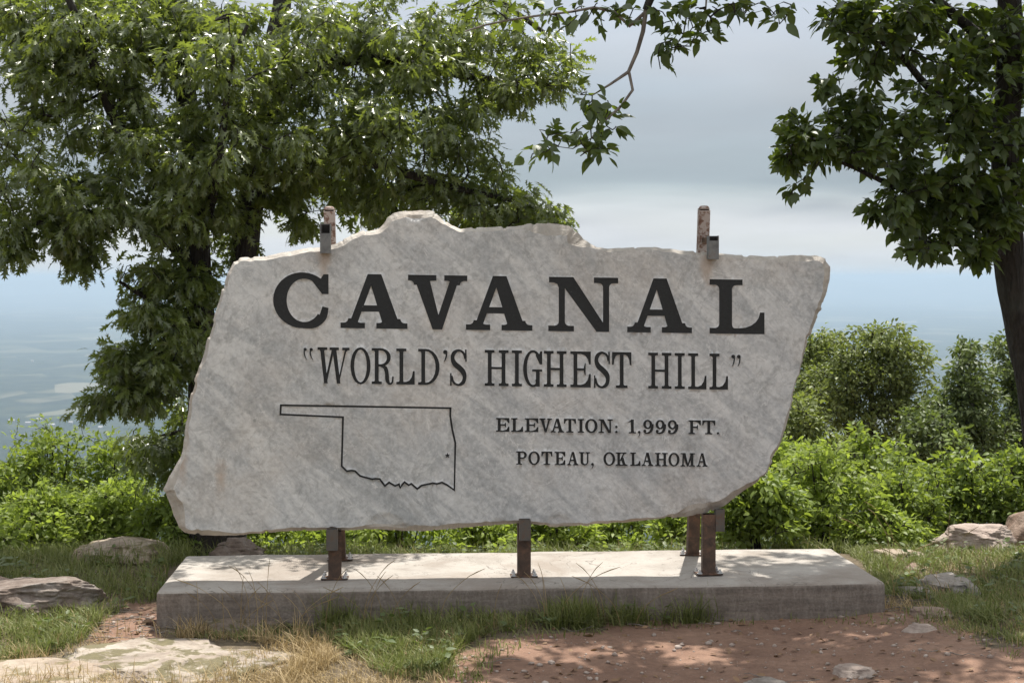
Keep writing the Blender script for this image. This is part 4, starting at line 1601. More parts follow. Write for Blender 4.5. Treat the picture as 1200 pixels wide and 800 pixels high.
def build_leaves(parent, pos, Rm, size, kinds, mat, singles=0, name='crown', front=True):
    """one crown mesh; the leaves that show largest stay objects of their own"""
    n = len(pos)
    kid = rng.integers(0, len(kinds), n)
    pick = np.zeros(n, bool)
    if singles:
        pxy = to_px(pos)
        vis = (pxy[:, 0] > 5) & (pxy[:, 0] < 1195) & (pxy[:, 1] > 5) & (pxy[:, 1] < 795)
        score = np.where(vis, size / pos[:, 1] * (0.4 + np.abs(Rm[:, 1, 2])) / (pos[:, 1] - 6), 0)
        order = np.argsort(-score)[:singles]
        pick[order[score[order] > 0]] = True
    Vs, Ts, off = [], [], 0
    for k, kd in enumerate(kinds):
        sel = np.where((kid == k) & ~pick)[0]
        if len(sel) == 0:
            continue
        V, T_ = TEMPL[kd]
        k1, k2, k3 = rng.normal(-0.10, 0.16, len(sel)), rng.normal(0, 0.12, len(sel)), rng.uniform(0.72, 1.2, len(sel))
        VV = np.repeat(V[None], len(sel), 0)
        VV[:, :, 2] += k1[:, None] * V[None, :, 1] ** 2 + k2[:, None] * V[None, :, 0] * 2 * V[None, :, 1]
        VV[:, :, 0] *= k3[:, None]
        W = np.einsum('nij,nkj->nki', Rm[sel], VV) * size[sel][:, None, None] + pos[sel][:, None, :]
        Vs.append(W.reshape(-1, 3))
        Ts.append((T_[None] + (np.arange(len(sel)) * len(V))[:, None, None] + off).reshape(-1, 3))
        off += len(sel) * len(V)
    cr_ = part(name, np.vstack(Vs), np.vstack(Ts), mat, parent, True, 'stuff')
    org = world_origin(parent)
    for i in np.where(pick)[0]:
        o = bpy.data.objects.new('leaf', leaf_mesh(kinds[kid[i]], mat))
        m = Matrix([list(r) for r in (Rm[i] * size[i])]).to_4x4()
        m.translation = Vector(pos[i] - org)
        o.matrix_local = m
        COL.objects.link(o)
        o.parent = cr_
    return cr_


# ------------------------------------------------------------------ branching
def smooth_path(pts, step=0.12):
    """pts rows: x,y,z,r"""
    c_ = catmull(pts, 8)
    seg = np.linalg.norm(np.diff(c_[:, :3], axis=0), axis=1)
    s = np.concatenate(([0], np.cumsum(seg)))
    n = max(2, int(s[-1] / step) + 1)
    t = np.linspace(0, s[-1], n)
    return np.stack([np.interp(t, s, c_[:, k]) for k in range(4)], -1)


def tube_mesh(paths, sides=8, rough=0.0, seed=0):
    Vs, Fs, off = [], [], 0
    rs = np.random.default_rng(seed)
    for p in paths:
        p = np.asarray(p, float)
        n = len(p)
        if n < 2:
            continue
        d = np.gradient(p[:, :3], axis=0)
        d /= np.linalg.norm(d, axis=1, keepdims=True) + 1e-9
        ref = np.array((0.3, 1.0, 0.1)) if abs(d[:, 1]).mean() < 0.8 else np.array((1.0, 0.1, 0.3))
        x = np.cross(d, ref)
        x /= np.linalg.norm(x, axis=1, keepdims=True) + 1e-9
        y = np.cross(d, x)
        k = sides
        a = np.linspace(0, 2 * math.pi, k, endpoint=False)
        rad = p[:, 3][:, None] * np.ones((1, k))
        if rough:
            ph = rs.uniform(0, 9)
            rad = rad * (1 + rough * (fbm(np.cos(a)[None] * 1.6 + np.sin(a)[None] * 0.7 + ph, np.arange(n)[:, None] * 0.35 + np.sin(a)[None] * 1.6, seed, 3) - 0.5) * 2)
        W = p[:, None, :3] + (x[:, None] * np.cos(a)[None, :, None] + y[:, None] * np.sin(a)[None, :, None]) * rad[:, :, None]
        Vs.append(W.reshape(-1, 3))
        i = np.arange(n - 1)[:, None] * k + np.arange(k)[None]
        j = np.arange(n - 1)[:, None] * k + (np.arange(k)[None] + 1) % k
        Fs.append(np.stack((i, j, j + k, i + k), -1).reshape(-1, 4) + off)
        off += n * k
    return np.vstack(Vs), np.vstack(Fs)


def grow(paths, clusters, step=0.11, r_tip=0.0035, sag=0.10, seed=0, rmax=0.03):
    """run a twig from the nearest wood to every leaf cluster; returns twig polylines and the last stretch of each"""
    rs = np.random.default_rng(seed)
    N = np.vstack([p[1:] for p in paths])
    pos = N[:, :3].copy()
    rad = N[:, 3].copy()
    cap = len(pos) + len(clusters) * 40
    buf = np.zeros((cap, 3))
    rb = np.zeros(cap)
    n0 = len(pos)
    buf[:n0] = pos
    rb[:n0] = rad
    n = n0
    par = -np.ones(cap, int)
    chains = []
    D = np.min(np.linalg.norm(clusters[:, None] - pos[None], axis=2), axis=1) if len(clusters) * n0 < 4e7 else np.zeros(len(clusters))
    for ci in np.argsort(D):
        c_ = clusters[ci]
        dv = buf[:n] - c_
        dist = np.sqrt((dv * dv).sum(1)) + 0.25 * np.maximum(0, -dv[:, 2] * -1)   # rather from wood that is not above
        k = int(np.argmin(dist))
        a = buf[k]
        L = np.linalg.norm(c_ - a)
        m = max(2, int(L / step) + 1)
        t = np.linspace(0, 1, m + 1)[1:]
        w = rs.normal(size=3) * 0.10 * L
        line = a + (c_ - a) * t[:, None] + np.sin(t * math.pi)[:, None] * (w + np.array((0, 0, sag * L)))[None]
        ids = np.arange(n, n + m)
        if n + m > cap:
            break
        buf[n:n + m] = line
        par[ids[0]] = k
        par[ids[1:]] = ids[:-1]
        rb[ids] = 0
        chains.append((k, ids, ci))
        n += m
    # pipe-model thickness from the tips down
    acc = np.zeros(n)
    ends = set(int(ch[1][-1]) for ch in chains)
    order = list(range(n - 1, n0 - 1, -1))
    for i in order:
        if acc[i] == 0:
            acc[i] = r_tip ** 2.4
        p_ = par[i]
        if p_ >= n0:
            acc[p_] += acc[i] * (1.0 if True else 0)
    rad_all = np.where(np.arange(n) < n0, rb[:n], np.minimum(acc ** (1 / 2.4), rmax))
    # chains carry their own upstream: subtract double counting by capping growth along a single chain
    tw, ends_ = [], []
    for k, ids, ci in chains:
        r0 = min(rad_all[k], rad_all[ids[0]] * 1.1)
        pts = np.vstack((np.append(buf[k], r0), np.column_stack((buf[ids], rad_all[ids]))))
        tw.append(pts)
        ends_.append((clusters[ci], pts[-1, :3] - pts[max(0, len(pts) - 3), :3], pts, ci))
    return tw, ends_


def blob(px, py, Y, rx, ry, rd, n, rs, power=0.45):
    """points through an ellipsoid given by its place and size in the photograph, depth rd in metres"""
    q = rs.normal(size=(n, 3))
    q /= np.linalg.norm(q, axis=1, keepdims=True)
    q *= rs.uniform(0, 1, (n, 1)) ** power
    r_ = np.empty((n, 3))
    for i in range(n):
        yy = Y + q[i, 2] * rd
        r_[i] = P(px + q[i, 0] * rx, py + q[i, 1] * ry, yy)
    return r_


def spray(ends, per, rs, size, spread=0.13, droop=0.35, flat=0.8, out=0.9):
    """leaves round the tip of each twig"""
    pos, dr, up, sz = [], [], [], []
    for c_, d_, pts, ci in ends:
        d_ = d_ / (np.linalg.norm(d_) + 1e-9)
        pk = per if np.isscalar(per) else per[ci]
        n = max(2, int(rs.normal(pk, pk * 0.25)))
        # along the last stretch of the twig
        L = len(pts)
        for k in range(n):
            f = rs.uniform(0, 1) ** 0.6
            s_ = f * min(L - 1, 3.0)
            i = (L - 1) - (min(L - 1, 3.0) - s_)
            i0 = int(max(0, min(L - 2, math.floor(i))))
            b_ = pts[i0, :3] * (1 - (i - i0)) + pts[i0 + 1, :3] * (i - i0)
            o_ = rs.normal(size=3)
            o_ -= d_ * np.dot(o_, d_) * 0.6
            o_ /= np.linalg.norm(o_) + 1e-9
            o_[2] *= 0.7
            pos.append(b_ + o_ * spread * rs.uniform(0.05, 1.0))
            v_ = o_ * out + d_ * 0.6 + np.array((0, 0, -droop)) + rs.normal(size=3) * 0.25
            dr.append(v_)
            up.append(np.array((0, 0, 1.0)) * flat + rs.normal(size=3) * 0.55)
            sz.append(size * rs.uniform(0.65, 1.2))
    return np.array(pos), frames(np.array(dr), np.array(up)), np.array(sz)


def px_path(pts):
    """rows (px, py, Y, r)"""
    return smooth_path([np.append(P(a, b, Y), r) for a, b, Y, r in pts])


def tree(name, label, cat, paths, names, clusters, per, size, kinds, leafm, barkm, singles=0, seed=0, spread=0.13, droop=0.35, group=None, sag=0.10,
         rough=0.12, r_tip=0.0035, sides=10, trim=None, rmax=0.03):
    rs = np.random.default_rng(seed)
    base = paths[0][0, :3]
    t = empty(name, base)
    tag(t, label, cat, group)
    for p, nm in zip(paths, names):
        V, Fq = tube_mesh([p], sides * 2 if p[0, 3] > 0.1 else sides if p[0, 3] > 0.03 else 7, rough * (1.8 if p[0, 3] > 0.1 else 1.0), seed)
        part(nm, V, Fq, MAT['pale_bark'] if nm == 'hanging_branch' else barkm, t, True)
    tw, ends = grow(paths, clusters, seed=seed, sag=sag, r_tip=r_tip, rmax=rmax)
    V, Fq = tube_mesh(tw, 5)
    part('twigs', V, Fq, barkm, t, True, 'stuff')
    pos, Rm, sz = spray(ends, per, rs, size, spread, droop)
    if trim is not None:
        keep = trim(pos)
        pos, Rm, sz = pos[keep], Rm[keep], sz[keep]
    build_leaves(t, pos, Rm, sz, kinds, leafm, singles)
    return t


# ---- the big oak on the left
rs = np.random.default_rng(11)
TY = 12.0
zg = float(ground_z((250 - 600) / F * TY, TY))
base_py = HY + (H - zg + 0.12) / TY * F
stemA = px_path([(246, base_py, TY, 0.20), (243, base_py - 30, TY, 0.145), (240, 520, TY, 0.115), (238, 420, TY, 0.105), (233, 330, 12.0, 0.098), (227, 220, 12.1, 0.09),
                 (216, 90, 12.2, 0.08), (205, -60, 12.4, 0.065), (196, -220, 12.6, 0.045), (190, -330, 12.8, 0.02)])
stemB = px_path([(262, base_py + 2, TY + 0.05, 0.19), (268, base_py - 40, TY + 0.05, 0.145), (276, 500, 12.1, 0.125), (282, 400, 12.15, 0.115), (286, 300, 12.2, 0.108), (298, 220, 12.25, 0.10),
                 (315, 110, 12.4, 0.09), (332, -10, 12.7, 0.075), (345, -160, 13.0, 0.055), (352, -300, 13.3, 0.02)])
limbs = [
    px_path([(230, 260, 12.05, 0.05), (190, 205, 11.9, 0.045), (140, 150, 11.7, 0.04), (112, 80, 11.6, 0.034), (90, 20, 11.5, 0.028), (60, -40, 11.4, 0.018)]),
    px_path([(217, 100, 12.2, 0.05), (170, 60, 12.0, 0.042), (110, 25, 11.9, 0.036), (40, 20, 11.8, 0.028), (-60, 10, 11.7, 0.015)]),
    px_path([(238, 430, 12.0, 0.04), (215, 425, 11.85, 0.034), (180, 440, 11.7, 0.026), (140, 462, 11.6, 0.018), (110, 475, 11.55, 0.010)]),
    px_path([(238, 400, 12.0, 0.035), (205, 370, 11.8, 0.028), (165, 345, 11.7, 0.02), (140, 330, 11.65, 0.012)]),
    px_path([(232, 320, 12.0, 0.045), (180, 270, 11.8, 0.036), (120, 250, 11.6, 0.028), (60, 255, 11.4, 0.02), (10, 280, 11.3, 0.012)]),
    px_path([(298, 222, 12.25, 0.055), (360, 190, 12.1, 0.045), (420, 188, 11.9, 0.038), (480, 205, 11.8, 0.032), (540, 222, 11.9, 0.024), (600, 235, 12.0, 0.016), (650, 255, 12.1, 0.009)]),
    px_path([(312, 120, 12.4, 0.055), (370, 80, 12.2, 0.046), (450, 70, 12.0, 0.038), (520, 85, 12.0, 0.030), (590, 95, 12.1, 0.022), (650, 100, 12.2, 0.012)]),
    px_path([(330, 0, 12.7, 0.055), (400, -40, 12.5, 0.046), (490, -40, 12.4, 0.036), (580, 0, 12.3, 0.026), (640, 40, 12.3, 0.015)]),
    px_path([(290, 250, 12.2, 0.03), (330, 225, 12.4, 0.022), (390, 215, 12.6, 0.016), (450, 225, 12.7, 0.008)]),
    px_path([(240, 510, 12.0, 0.025), (215, 505, 12.1, 0.02), (185, 512, 12.2, 0.014), (160, 520, 12.2, 0.008)]),
    px_path([(232, 290, 12.05, 0.04), (250, 230, 11.6, 0.032), (262, 150, 11.2, 0.026), (270, 80, 11.0, 0.02), (290, 30, 10.9, 0.012)]),
]
names = ['trunk', 'trunk'] + ['limb'] * len(limbs)
bl = [(40, 30, 12, 95, 60, 1.0, 100), (60, 80, 11.8, 90, 50, 0.7, 50), (190, 20, 11.8, 90, 40, 0.7, 45), (150, 50, 12.2, 95, 70, 1.1, 90), (265, 70, 11.6, 85, 80, 1.0, 80), (380, 60, 12, 95, 75, 1.0, 85), (480, 50, 12, 85, 70, 0.9, 75),
      (570, 40, 12.2, 60, 50, 0.7, 34), (640, 75, 12.2, 38, 45, 0.5, 20), (600, 110, 12.1, 45, 35, 0.5, 20),
      (40, 150, 11.7, 75, 60, 0.9, 42), (150, 160, 11.8, 75, 70, 0.9, 62), (250, 170, 11.5, 75, 70, 0.9, 74), (350, 160, 11.9, 80, 60, 0.9, 74), (450, 150, 11.7, 75, 60, 0.9, 72), (530, 150, 12, 50, 45, 0.6, 32),
      (560, 185, 12, 40, 28, 0.5, 14), (600, 235, 12.1, 55, 25, 0.5, 26), (640, 260, 12.1, 35, 14, 0.4, 12), (520, 225, 12.1, 50, 28, 0.6, 26), (450, 225, 12.2, 55, 28, 0.6, 26), (385, 215, 12.3, 45, 28, 0.6, 22), (340, 225, 12.4, 40, 28, 0.5, 20), (350, 265, 12.5, 32, 18, 0.4, 8), (420, 250, 12.5, 35, 18, 0.4, 10), (480, 258, 12.4, 55, 14, 0.4, 16), (560, 262, 12.3, 60, 14, 0.4, 18), (270, 290, 12.3, 22, 26, 0.4, 9),
      (30, 225, 11.4, 60, 42, 0.7, 32), (110, 235, 11.5, 65, 42, 0.7, 40), (190, 250, 11.6, 60, 48, 0.8, 48), (265, 245, 11.9, 45, 36, 0.6, 24),
      (20, 275, 11.3, 35, 28, 0.4, 16), (80, 275, 11.4, 40, 22, 0.4, 16), (98, 300, 11.4, 18, 16, 0.3, 7), (100, 318, 11.4, 10, 10, 0.2, 3), (12, 300, 11.3, 18, 16, 0.3, 6),
      (180, 320, 11.7, 38, 28, 0.5, 24), (225, 330, 11.8, 32, 40, 0.6, 28), (165, 365, 11.6, 34, 26, 0.5, 26), (215, 390, 11.7, 35, 42, 0.6, 36), (140, 420, 11.6, 34, 24, 0.4, 24), (190, 425, 11.7, 40, 34, 0.5, 34),
      (160, 465, 11.6, 42, 22, 0.4, 22), (115, 470, 11.55, 24, 14, 0.3, 8), (165, 525, 12.2, 32, 26, 0.4, 18), (200, 545, 12.3, 26, 36, 0.4, 18), (215, 490, 12.2, 22, 30, 0.4, 8),
      # the crown goes on above the picture
      (120, -120, 12.8, 190, 90, 1.3, 45), (330, -120, 13.2, 150, 90, 1.3, 40), (480, -80, 12.8, 110, 60, 1.0, 24), (-110, 60, 12, 90, 140, 1.2, 60), (-80, 210, 11.8, 70, 80, 1.0, 30), (250, -260, 13.3, 200, 80, 1.3, 34)]
cl_ = np.vstack([blob(*b_, rs) for b_ in bl])
tree('oak_tree', 'big dark green oak with two dark trunks standing behind the left of the sign', 'tree', [stemA, stemB] + limbs, names, cl_, 26, 0.104,
     ['oak', 'oak', 'oak_narrow'], MAT['oak_leaf'], MAT['bark'], singles=300, seed=12, spread=0.135, droop=0.8)

# ---- the tree at the right edge, one limb of it hanging over the top of the sign
rs = np.random.default_rng(21)
RY = 11.4
zg = float(ground_z((1228 - 600) / F * RY, RY))
bp = HY + (H - zg + 0.1) / RY * F
stem = px_path([(1234, bp, RY, 0.21), (1232, bp - 30, RY, 0.155), (1222, 540, RY, 0.135), (1213, 470, RY, 0.128), (1199, 400, 11.4, 0.12), (1186, 330, 11.35, 0.115), (1180, 255, 11.3, 0.112),
                (1178, 160, 11.2, 0.10), (1182, 60, 11.1, 0.09), (1180, -80, 10.9, 0.075), (1170, -240, 10.7, 0.05), (1160, -380, 10.5, 0.02)])
limbs = [
    px_path([(1180, 290, 11.3, 0.045), (1140, 255, 11.1, 0.036), (1090, 235, 10.9, 0.028), (1040, 215, 10.7, 0.02), (985, 190, 10.5, 0.013), (930, 175, 10.4, 0.007)]),
    px_path([(1178, 190, 11.2, 0.045), (1130, 140, 11.0, 0.036), (1085, 100, 10.8, 0.028), (1050, 60, 10.6, 0.02), (1010, 40, 10.5, 0.012), (975, 25, 10.4, 0.007)]),
    px_path([(1182, 70, 11.1, 0.045), (1120, 20, 10.8, 0.036), (1060, -30, 10.6, 0.028), (1000, -50, 10.4, 0.018)]),
    px_path([(1180, 300, 11.3, 0.035), (1150, 290, 11.1, 0.026), (1110, 285, 10.9, 0.018), (1080, 285, 10.8, 0.01)]),
    # the overhanging limb
    px_path([(1180, -60, 10.9, 0.075), (1100, -150, 10.4, 0.065), (1000, -150, 10.0, 0.055), (900, -100, 9.6, 0.045), (820, -50, 9.4, 0.036), (768, -12, 9.2, 0.028), (757, 12, 9.2, 0.022)]),
    px_path([(757, 12, 9.2, 0.022), (753, 40, 9.2, 0.019), (744, 68, 9.2, 0.017), (737, 84, 9.2, 0.016), (724, 92, 9.2, 0.013), (706, 106, 9.2, 0.009), (694, 112, 9.2, 0.005)]),
    px_path([(737, 84, 9.2, 0.014), (741, 96, 9.2, 0.013), (745, 104, 9.2, 0.013), (733, 109, 9.2, 0.013), (729, 122, 9.2, 0.012), (722, 133, 9.2, 0.011), (706, 144, 9.2, 0.009), (693, 162, 9.2, 0.005)]),
    px_path([(693, 162, 9.2, 0.005), (680, 168, 9.2, 0.0045), (668, 176, 9.2, 0.004), (655, 175, 9.2, 0.004), (642, 166, 9.2, 0.003), (632, 152, 9.2, 0.0025)]),
    px_path([(757, 14, 9.2, 0.018), (745, 24, 9.2, 0.016), (735, 31, 9.2, 0.016), (722, 16, 9.2, 0.014), (706, 8, 9.2, 0.012), (670, 14, 9.2, 0.011), (620, 20, 9.2, 0.010), (575, 28, 9.2, 0.009), (545, 37, 9.2, 0.006)]),
    px_path([(820, -50, 9.4, 0.02), (812, -10, 9.3, 0.012), (804, 20, 9.3, 0.008), (801, 35, 9.3, 0.006), (800, 55, 9.3, 0.005), (790, 58, 9.3, 0.003)]),
    px_path([(830, -55, 9.4, 0.018), (828, 0, 9.3, 0.009), (824, 30, 9.3, 0.005), (815, 50, 9.3, 0.003), (800, 56, 9.3, 0.003)]),
    px_path([(900, -100, 9.6, 0.02), (885, -40, 9.5, 0.012), (868, 5, 9.4, 0.007), (874, 20, 9.4, 0.005), (890, 14, 9.4, 0.003), (915, 4, 9.4, 0.0025)]),
]
for q in limbs[5:]:
    q[:, 3] *= 0.68
names = ['trunk'] + ['limb'] * 5 + ['hanging_branch'] * 7
bl = [(1000, 25, 10.5, 40, 28, 0.35, 16), (1050, 20, 10.6, 60, 45, 0.6, 34), (1110, 60, 10.8, 75, 65, 0.7, 54), (1170, 60, 11.0, 60, 80, 0.7, 54), (1030, 70, 10.6, 45, 25, 0.4, 15), (980, 28, 10.4, 22, 18, 0.2, 6),
      (1090, 140, 10.8, 65, 45, 0.6, 44), (1160, 160, 11.0, 60, 60, 0.7, 50), (1010, 130, 10.5, 40, 25, 0.35, 15), (975, 105, 10.4, 22, 14, 0.2, 5), (1040, 165, 10.6, 55, 40, 0.5, 36), (985, 165, 10.4, 50, 38, 0.4, 30), (940, 150, 10.3, 36, 26, 0.3, 18), (930, 195, 10.3, 24, 28, 0.3, 10),
      (925, 225, 10.3, 8, 10, 0.1, 2), (1070, 210, 10.7, 55, 34, 0.5, 34), (1120, 220, 10.9, 50, 36, 0.5, 36), (1050, 250, 10.7, 36, 22, 0.4, 15), (1100, 265, 10.9, 45, 28, 0.4, 26), (1150, 250, 11.0, 45, 40, 0.6, 36), (1080, 292, 10.8, 26, 15, 0.3, 8), (1150, 295, 11.0, 30, 20, 0.4, 14), (1195, 220, 11.2, 25, 40, 0.5, 14),
      # beyond and above the picture
      (1260, 120, 11.2, 70, 160, 1.0, 70), (1150, -110, 10.7, 120, 90, 1.0, 70), (1000, -150, 10.2, 110, 70, 0.9, 50), (1280, -100, 11, 100, 120, 1.0, 50), (1120, -260, 10.5, 200, 90, 1.1, 70),
      (870, -190, 9.7, 110, 60, 0.8, 42), (760, -160, 9.3, 80, 50, 0.6, 18), (930, -300, 9.8, 130, 70, 0.9, 40), (1050, -420, 10.2, 200, 70, 1.0, 45), (860, -60, 9.5, 70, 30, 0.3, 10),
      (790, -300, 10.0, 120, 60, 0.7, 60), (960, -330, 10.2, 130, 60, 0.7, 70), (1110, -360, 10.4, 130, 60, 0.7, 60), (950, -190, 11.7, 100, 50, 0.7, 85), (1060, -200, 11.9, 80, 50, 0.7, 60), (720, -330, 9.9, 70, 40, 0.5, 22),
      (780, -215, 10.75, 110, 45, 0.35, 50), (930, -215, 10.8, 100, 45, 0.35, 50), (650, -225, 10.6, 60, 40, 0.3, 18)]
cl_ = [blob(*b_, rs) for b_ in bl]
# single sprays along the hanging branch
hang = [(700, 120), (712, 118), (690, 122), (688, 108), (700, 132), (718, 124), (690, 148), (704, 150), (722, 148), (700, 165), (690, 172), (660, 160), (655, 150), (668, 156), (645, 156), (640, 168), (628, 172), (640, 178), (700, 174), (676, 168),
        (738, 20), (745, 8), (730, 10), (715, 8), (700, 18), (690, 20), (680, 8), (660, 8), (645, 20), (630, 8), (615, 14), (600, 5), (655, 25), (585, 15), (570, 8), (700, 4), (780, 20), (770, 12), (790, 24), (795, 8), (806, 22), (815, 10),
        (830, 18), (838, 30), (842, 36), (835, 8), (850, 8), (780, 50), (790, 46), (782, 64), (778, 50), (812, 32), (800, 44), (868, 10), (880, 6), (900, 8), (912, 12), (925, 5), (905, 18), (860, 4)]
cl_.append(np.array([P(a_, b_, 9.2 + rs.uniform(-0.12, 0.12)) for a_, b_ in hang]))
hang2 = [(a_ + rs.normal(0, 9), b_ + abs(rs.normal(0, 7))) for a_, b_ in hang for _k in range(1)]
cl_.append(np.array([P(a_, b_, 9.2 + rs.uniform(-0.12, 0.12)) for a_, b_ in hang2]))
n_h = len(hang) + len(hang2)
cl_ = np.vstack(cl_)
per_ = np.full(len(cl_), 12.5)
per_[-n_h:] = 3.6
tree('broadleaf_tree', 'dark leafy tree leaning in at the right edge, one bare-stemmed branch hanging over the sign', 'tree', [stem] + limbs, names, cl_, per_, 0.098,
     ['ovate', 'ovate', 'lobed'], MAT['gum_leaf'], MAT['bark'], singles=300, seed=22, spread=0.075, droop=0.4)


# ---- shrubs and small trees on the slope behind
def shrub(name, label, cat, px, ytop, Y, wpx, per, size0, kinds, mat, n, seed, group=None, lean=0.0, tall=True, stems=4, spread=0.10, shape=None, rd=None):
    rs = np.random.default_rng(seed)
    size = size0 * 0.78
    X = (px - 600) / F * Y
    zg = float(ground_z(X, Y))
    top = H - (ytop - HY) / F * Y
    hh = top - zg
    wid = wpx * 1.22 / F * Y
    paths = []
    for k in range(stems):
        a = rs.uniform(0, 2 * math.pi)
        f = rs.uniform(0.1, 0.5)
        r0 = 0.010 + 0.008 * hh
        p = [np.array((X + 0.05 * math.cos(a), Y + 0.05 * math.sin(a), zg - 0.05, r0)),
             np.array((X + wid * 0.18 * f * math.cos(a) + lean * 0.3, Y + wid * 0.18 * f * math.sin(a), zg + hh * 0.3, r0 * 0.8)),
             np.array((X + wid * 0.35 * f * math.cos(a) + lean * 0.7, Y + wid * 0.35 * f * math.sin(a), zg + hh * 0.6, r0 * 0.5)),
             np.array((X + wid * 0.5 * f * math.cos(a) + lean, Y + wid * 0.5 * f * math.sin(a), zg + hh * 0.88, r0 * 0.25))]
        paths.append(smooth_path(p, 0.15))
    # ragged crown of several lobes
    pts = []
    lobes = max(6, int(n / 16))
    dep = rd if rd else wid * 0.5
    for k in range(lobes):
        a = rs.uniform(0, 2 * math.pi)
        hgt = rs.uniform(0.22, 0.9) ** 0.9
        prof = math.sin(math.pi * min(1, 0.18 + hgt * 0.80)) ** 0.7 if tall else (1 - hgt ** 2.2) ** 0.5
        rad = prof * rs.uniform(0.3, 1.0)
        c_ = np.array((X + lean * hgt + wid * 0.42 * rad * math.cos(a), Y + dep * 0.8 * rad * math.sin(a), zg + hh * hgt))
        m = int(n / lobes)
        q = rs.normal(size=(m, 3))
        q /= np.linalg.norm(q, axis=1, keepdims=True)
        q *= rs.uniform(0, 1, (m, 1)) ** 0.5
        q *= np.array((wid, wid, hh * 0.7)) * rs.uniform(0.09, 0.26)
        pts.append(c_ + q)
    pts = np.vstack(pts)
    pts = pts[(pts[:, 2] > zg + 0.03) & (pts[:, 2] < top)]
    # single shoots standing out of the mass
    for k in range(13 if not tall else 6):
        a = rs.uniform(0, 2 * math.pi)
        f = rs.uniform(0.1, 0.95)
        z1_ = zg + hh * (1.02 - 0.35 * f) + rs.uniform(0.0, 0.16) * min(hh, 1.6)
        m = 7
        sh = np.stack((X + wid * 0.45 * f * math.cos(a) + rs.normal(0, 0.02, m), Y + dep * 0.8 * f * math.sin(a) + rs.normal(0, 0.02, m), np.linspace(z1_ - 0.4 * min(hh, 1.6), z1_, m)), -1)
        pts = np.vstack((pts, sh))
    base = np.array((X, Y, zg))
    t = empty(name, base)
    tag(t, label, cat, group)
    for p in paths:
        V, Fq = tube_mesh([p], 6)
        part('stem', V, Fq, MAT['bark'], t, True)
    tw, ends = grow(paths, pts, seed=seed, sag=0.05, r_tip=0.0022 if Y < 18 else 0.004, step=0.15, rmax=0.012)
    V, Fq = tube_mesh(tw, 4)
    part('twigs', V, Fq, MAT['bark'], t, True, 'stuff')
    pos, Rm, sz = spray(ends, per, rs, size, spread, 0.2)
    build_leaves(t, pos, Rm, sz, kinds, mat)
    return t


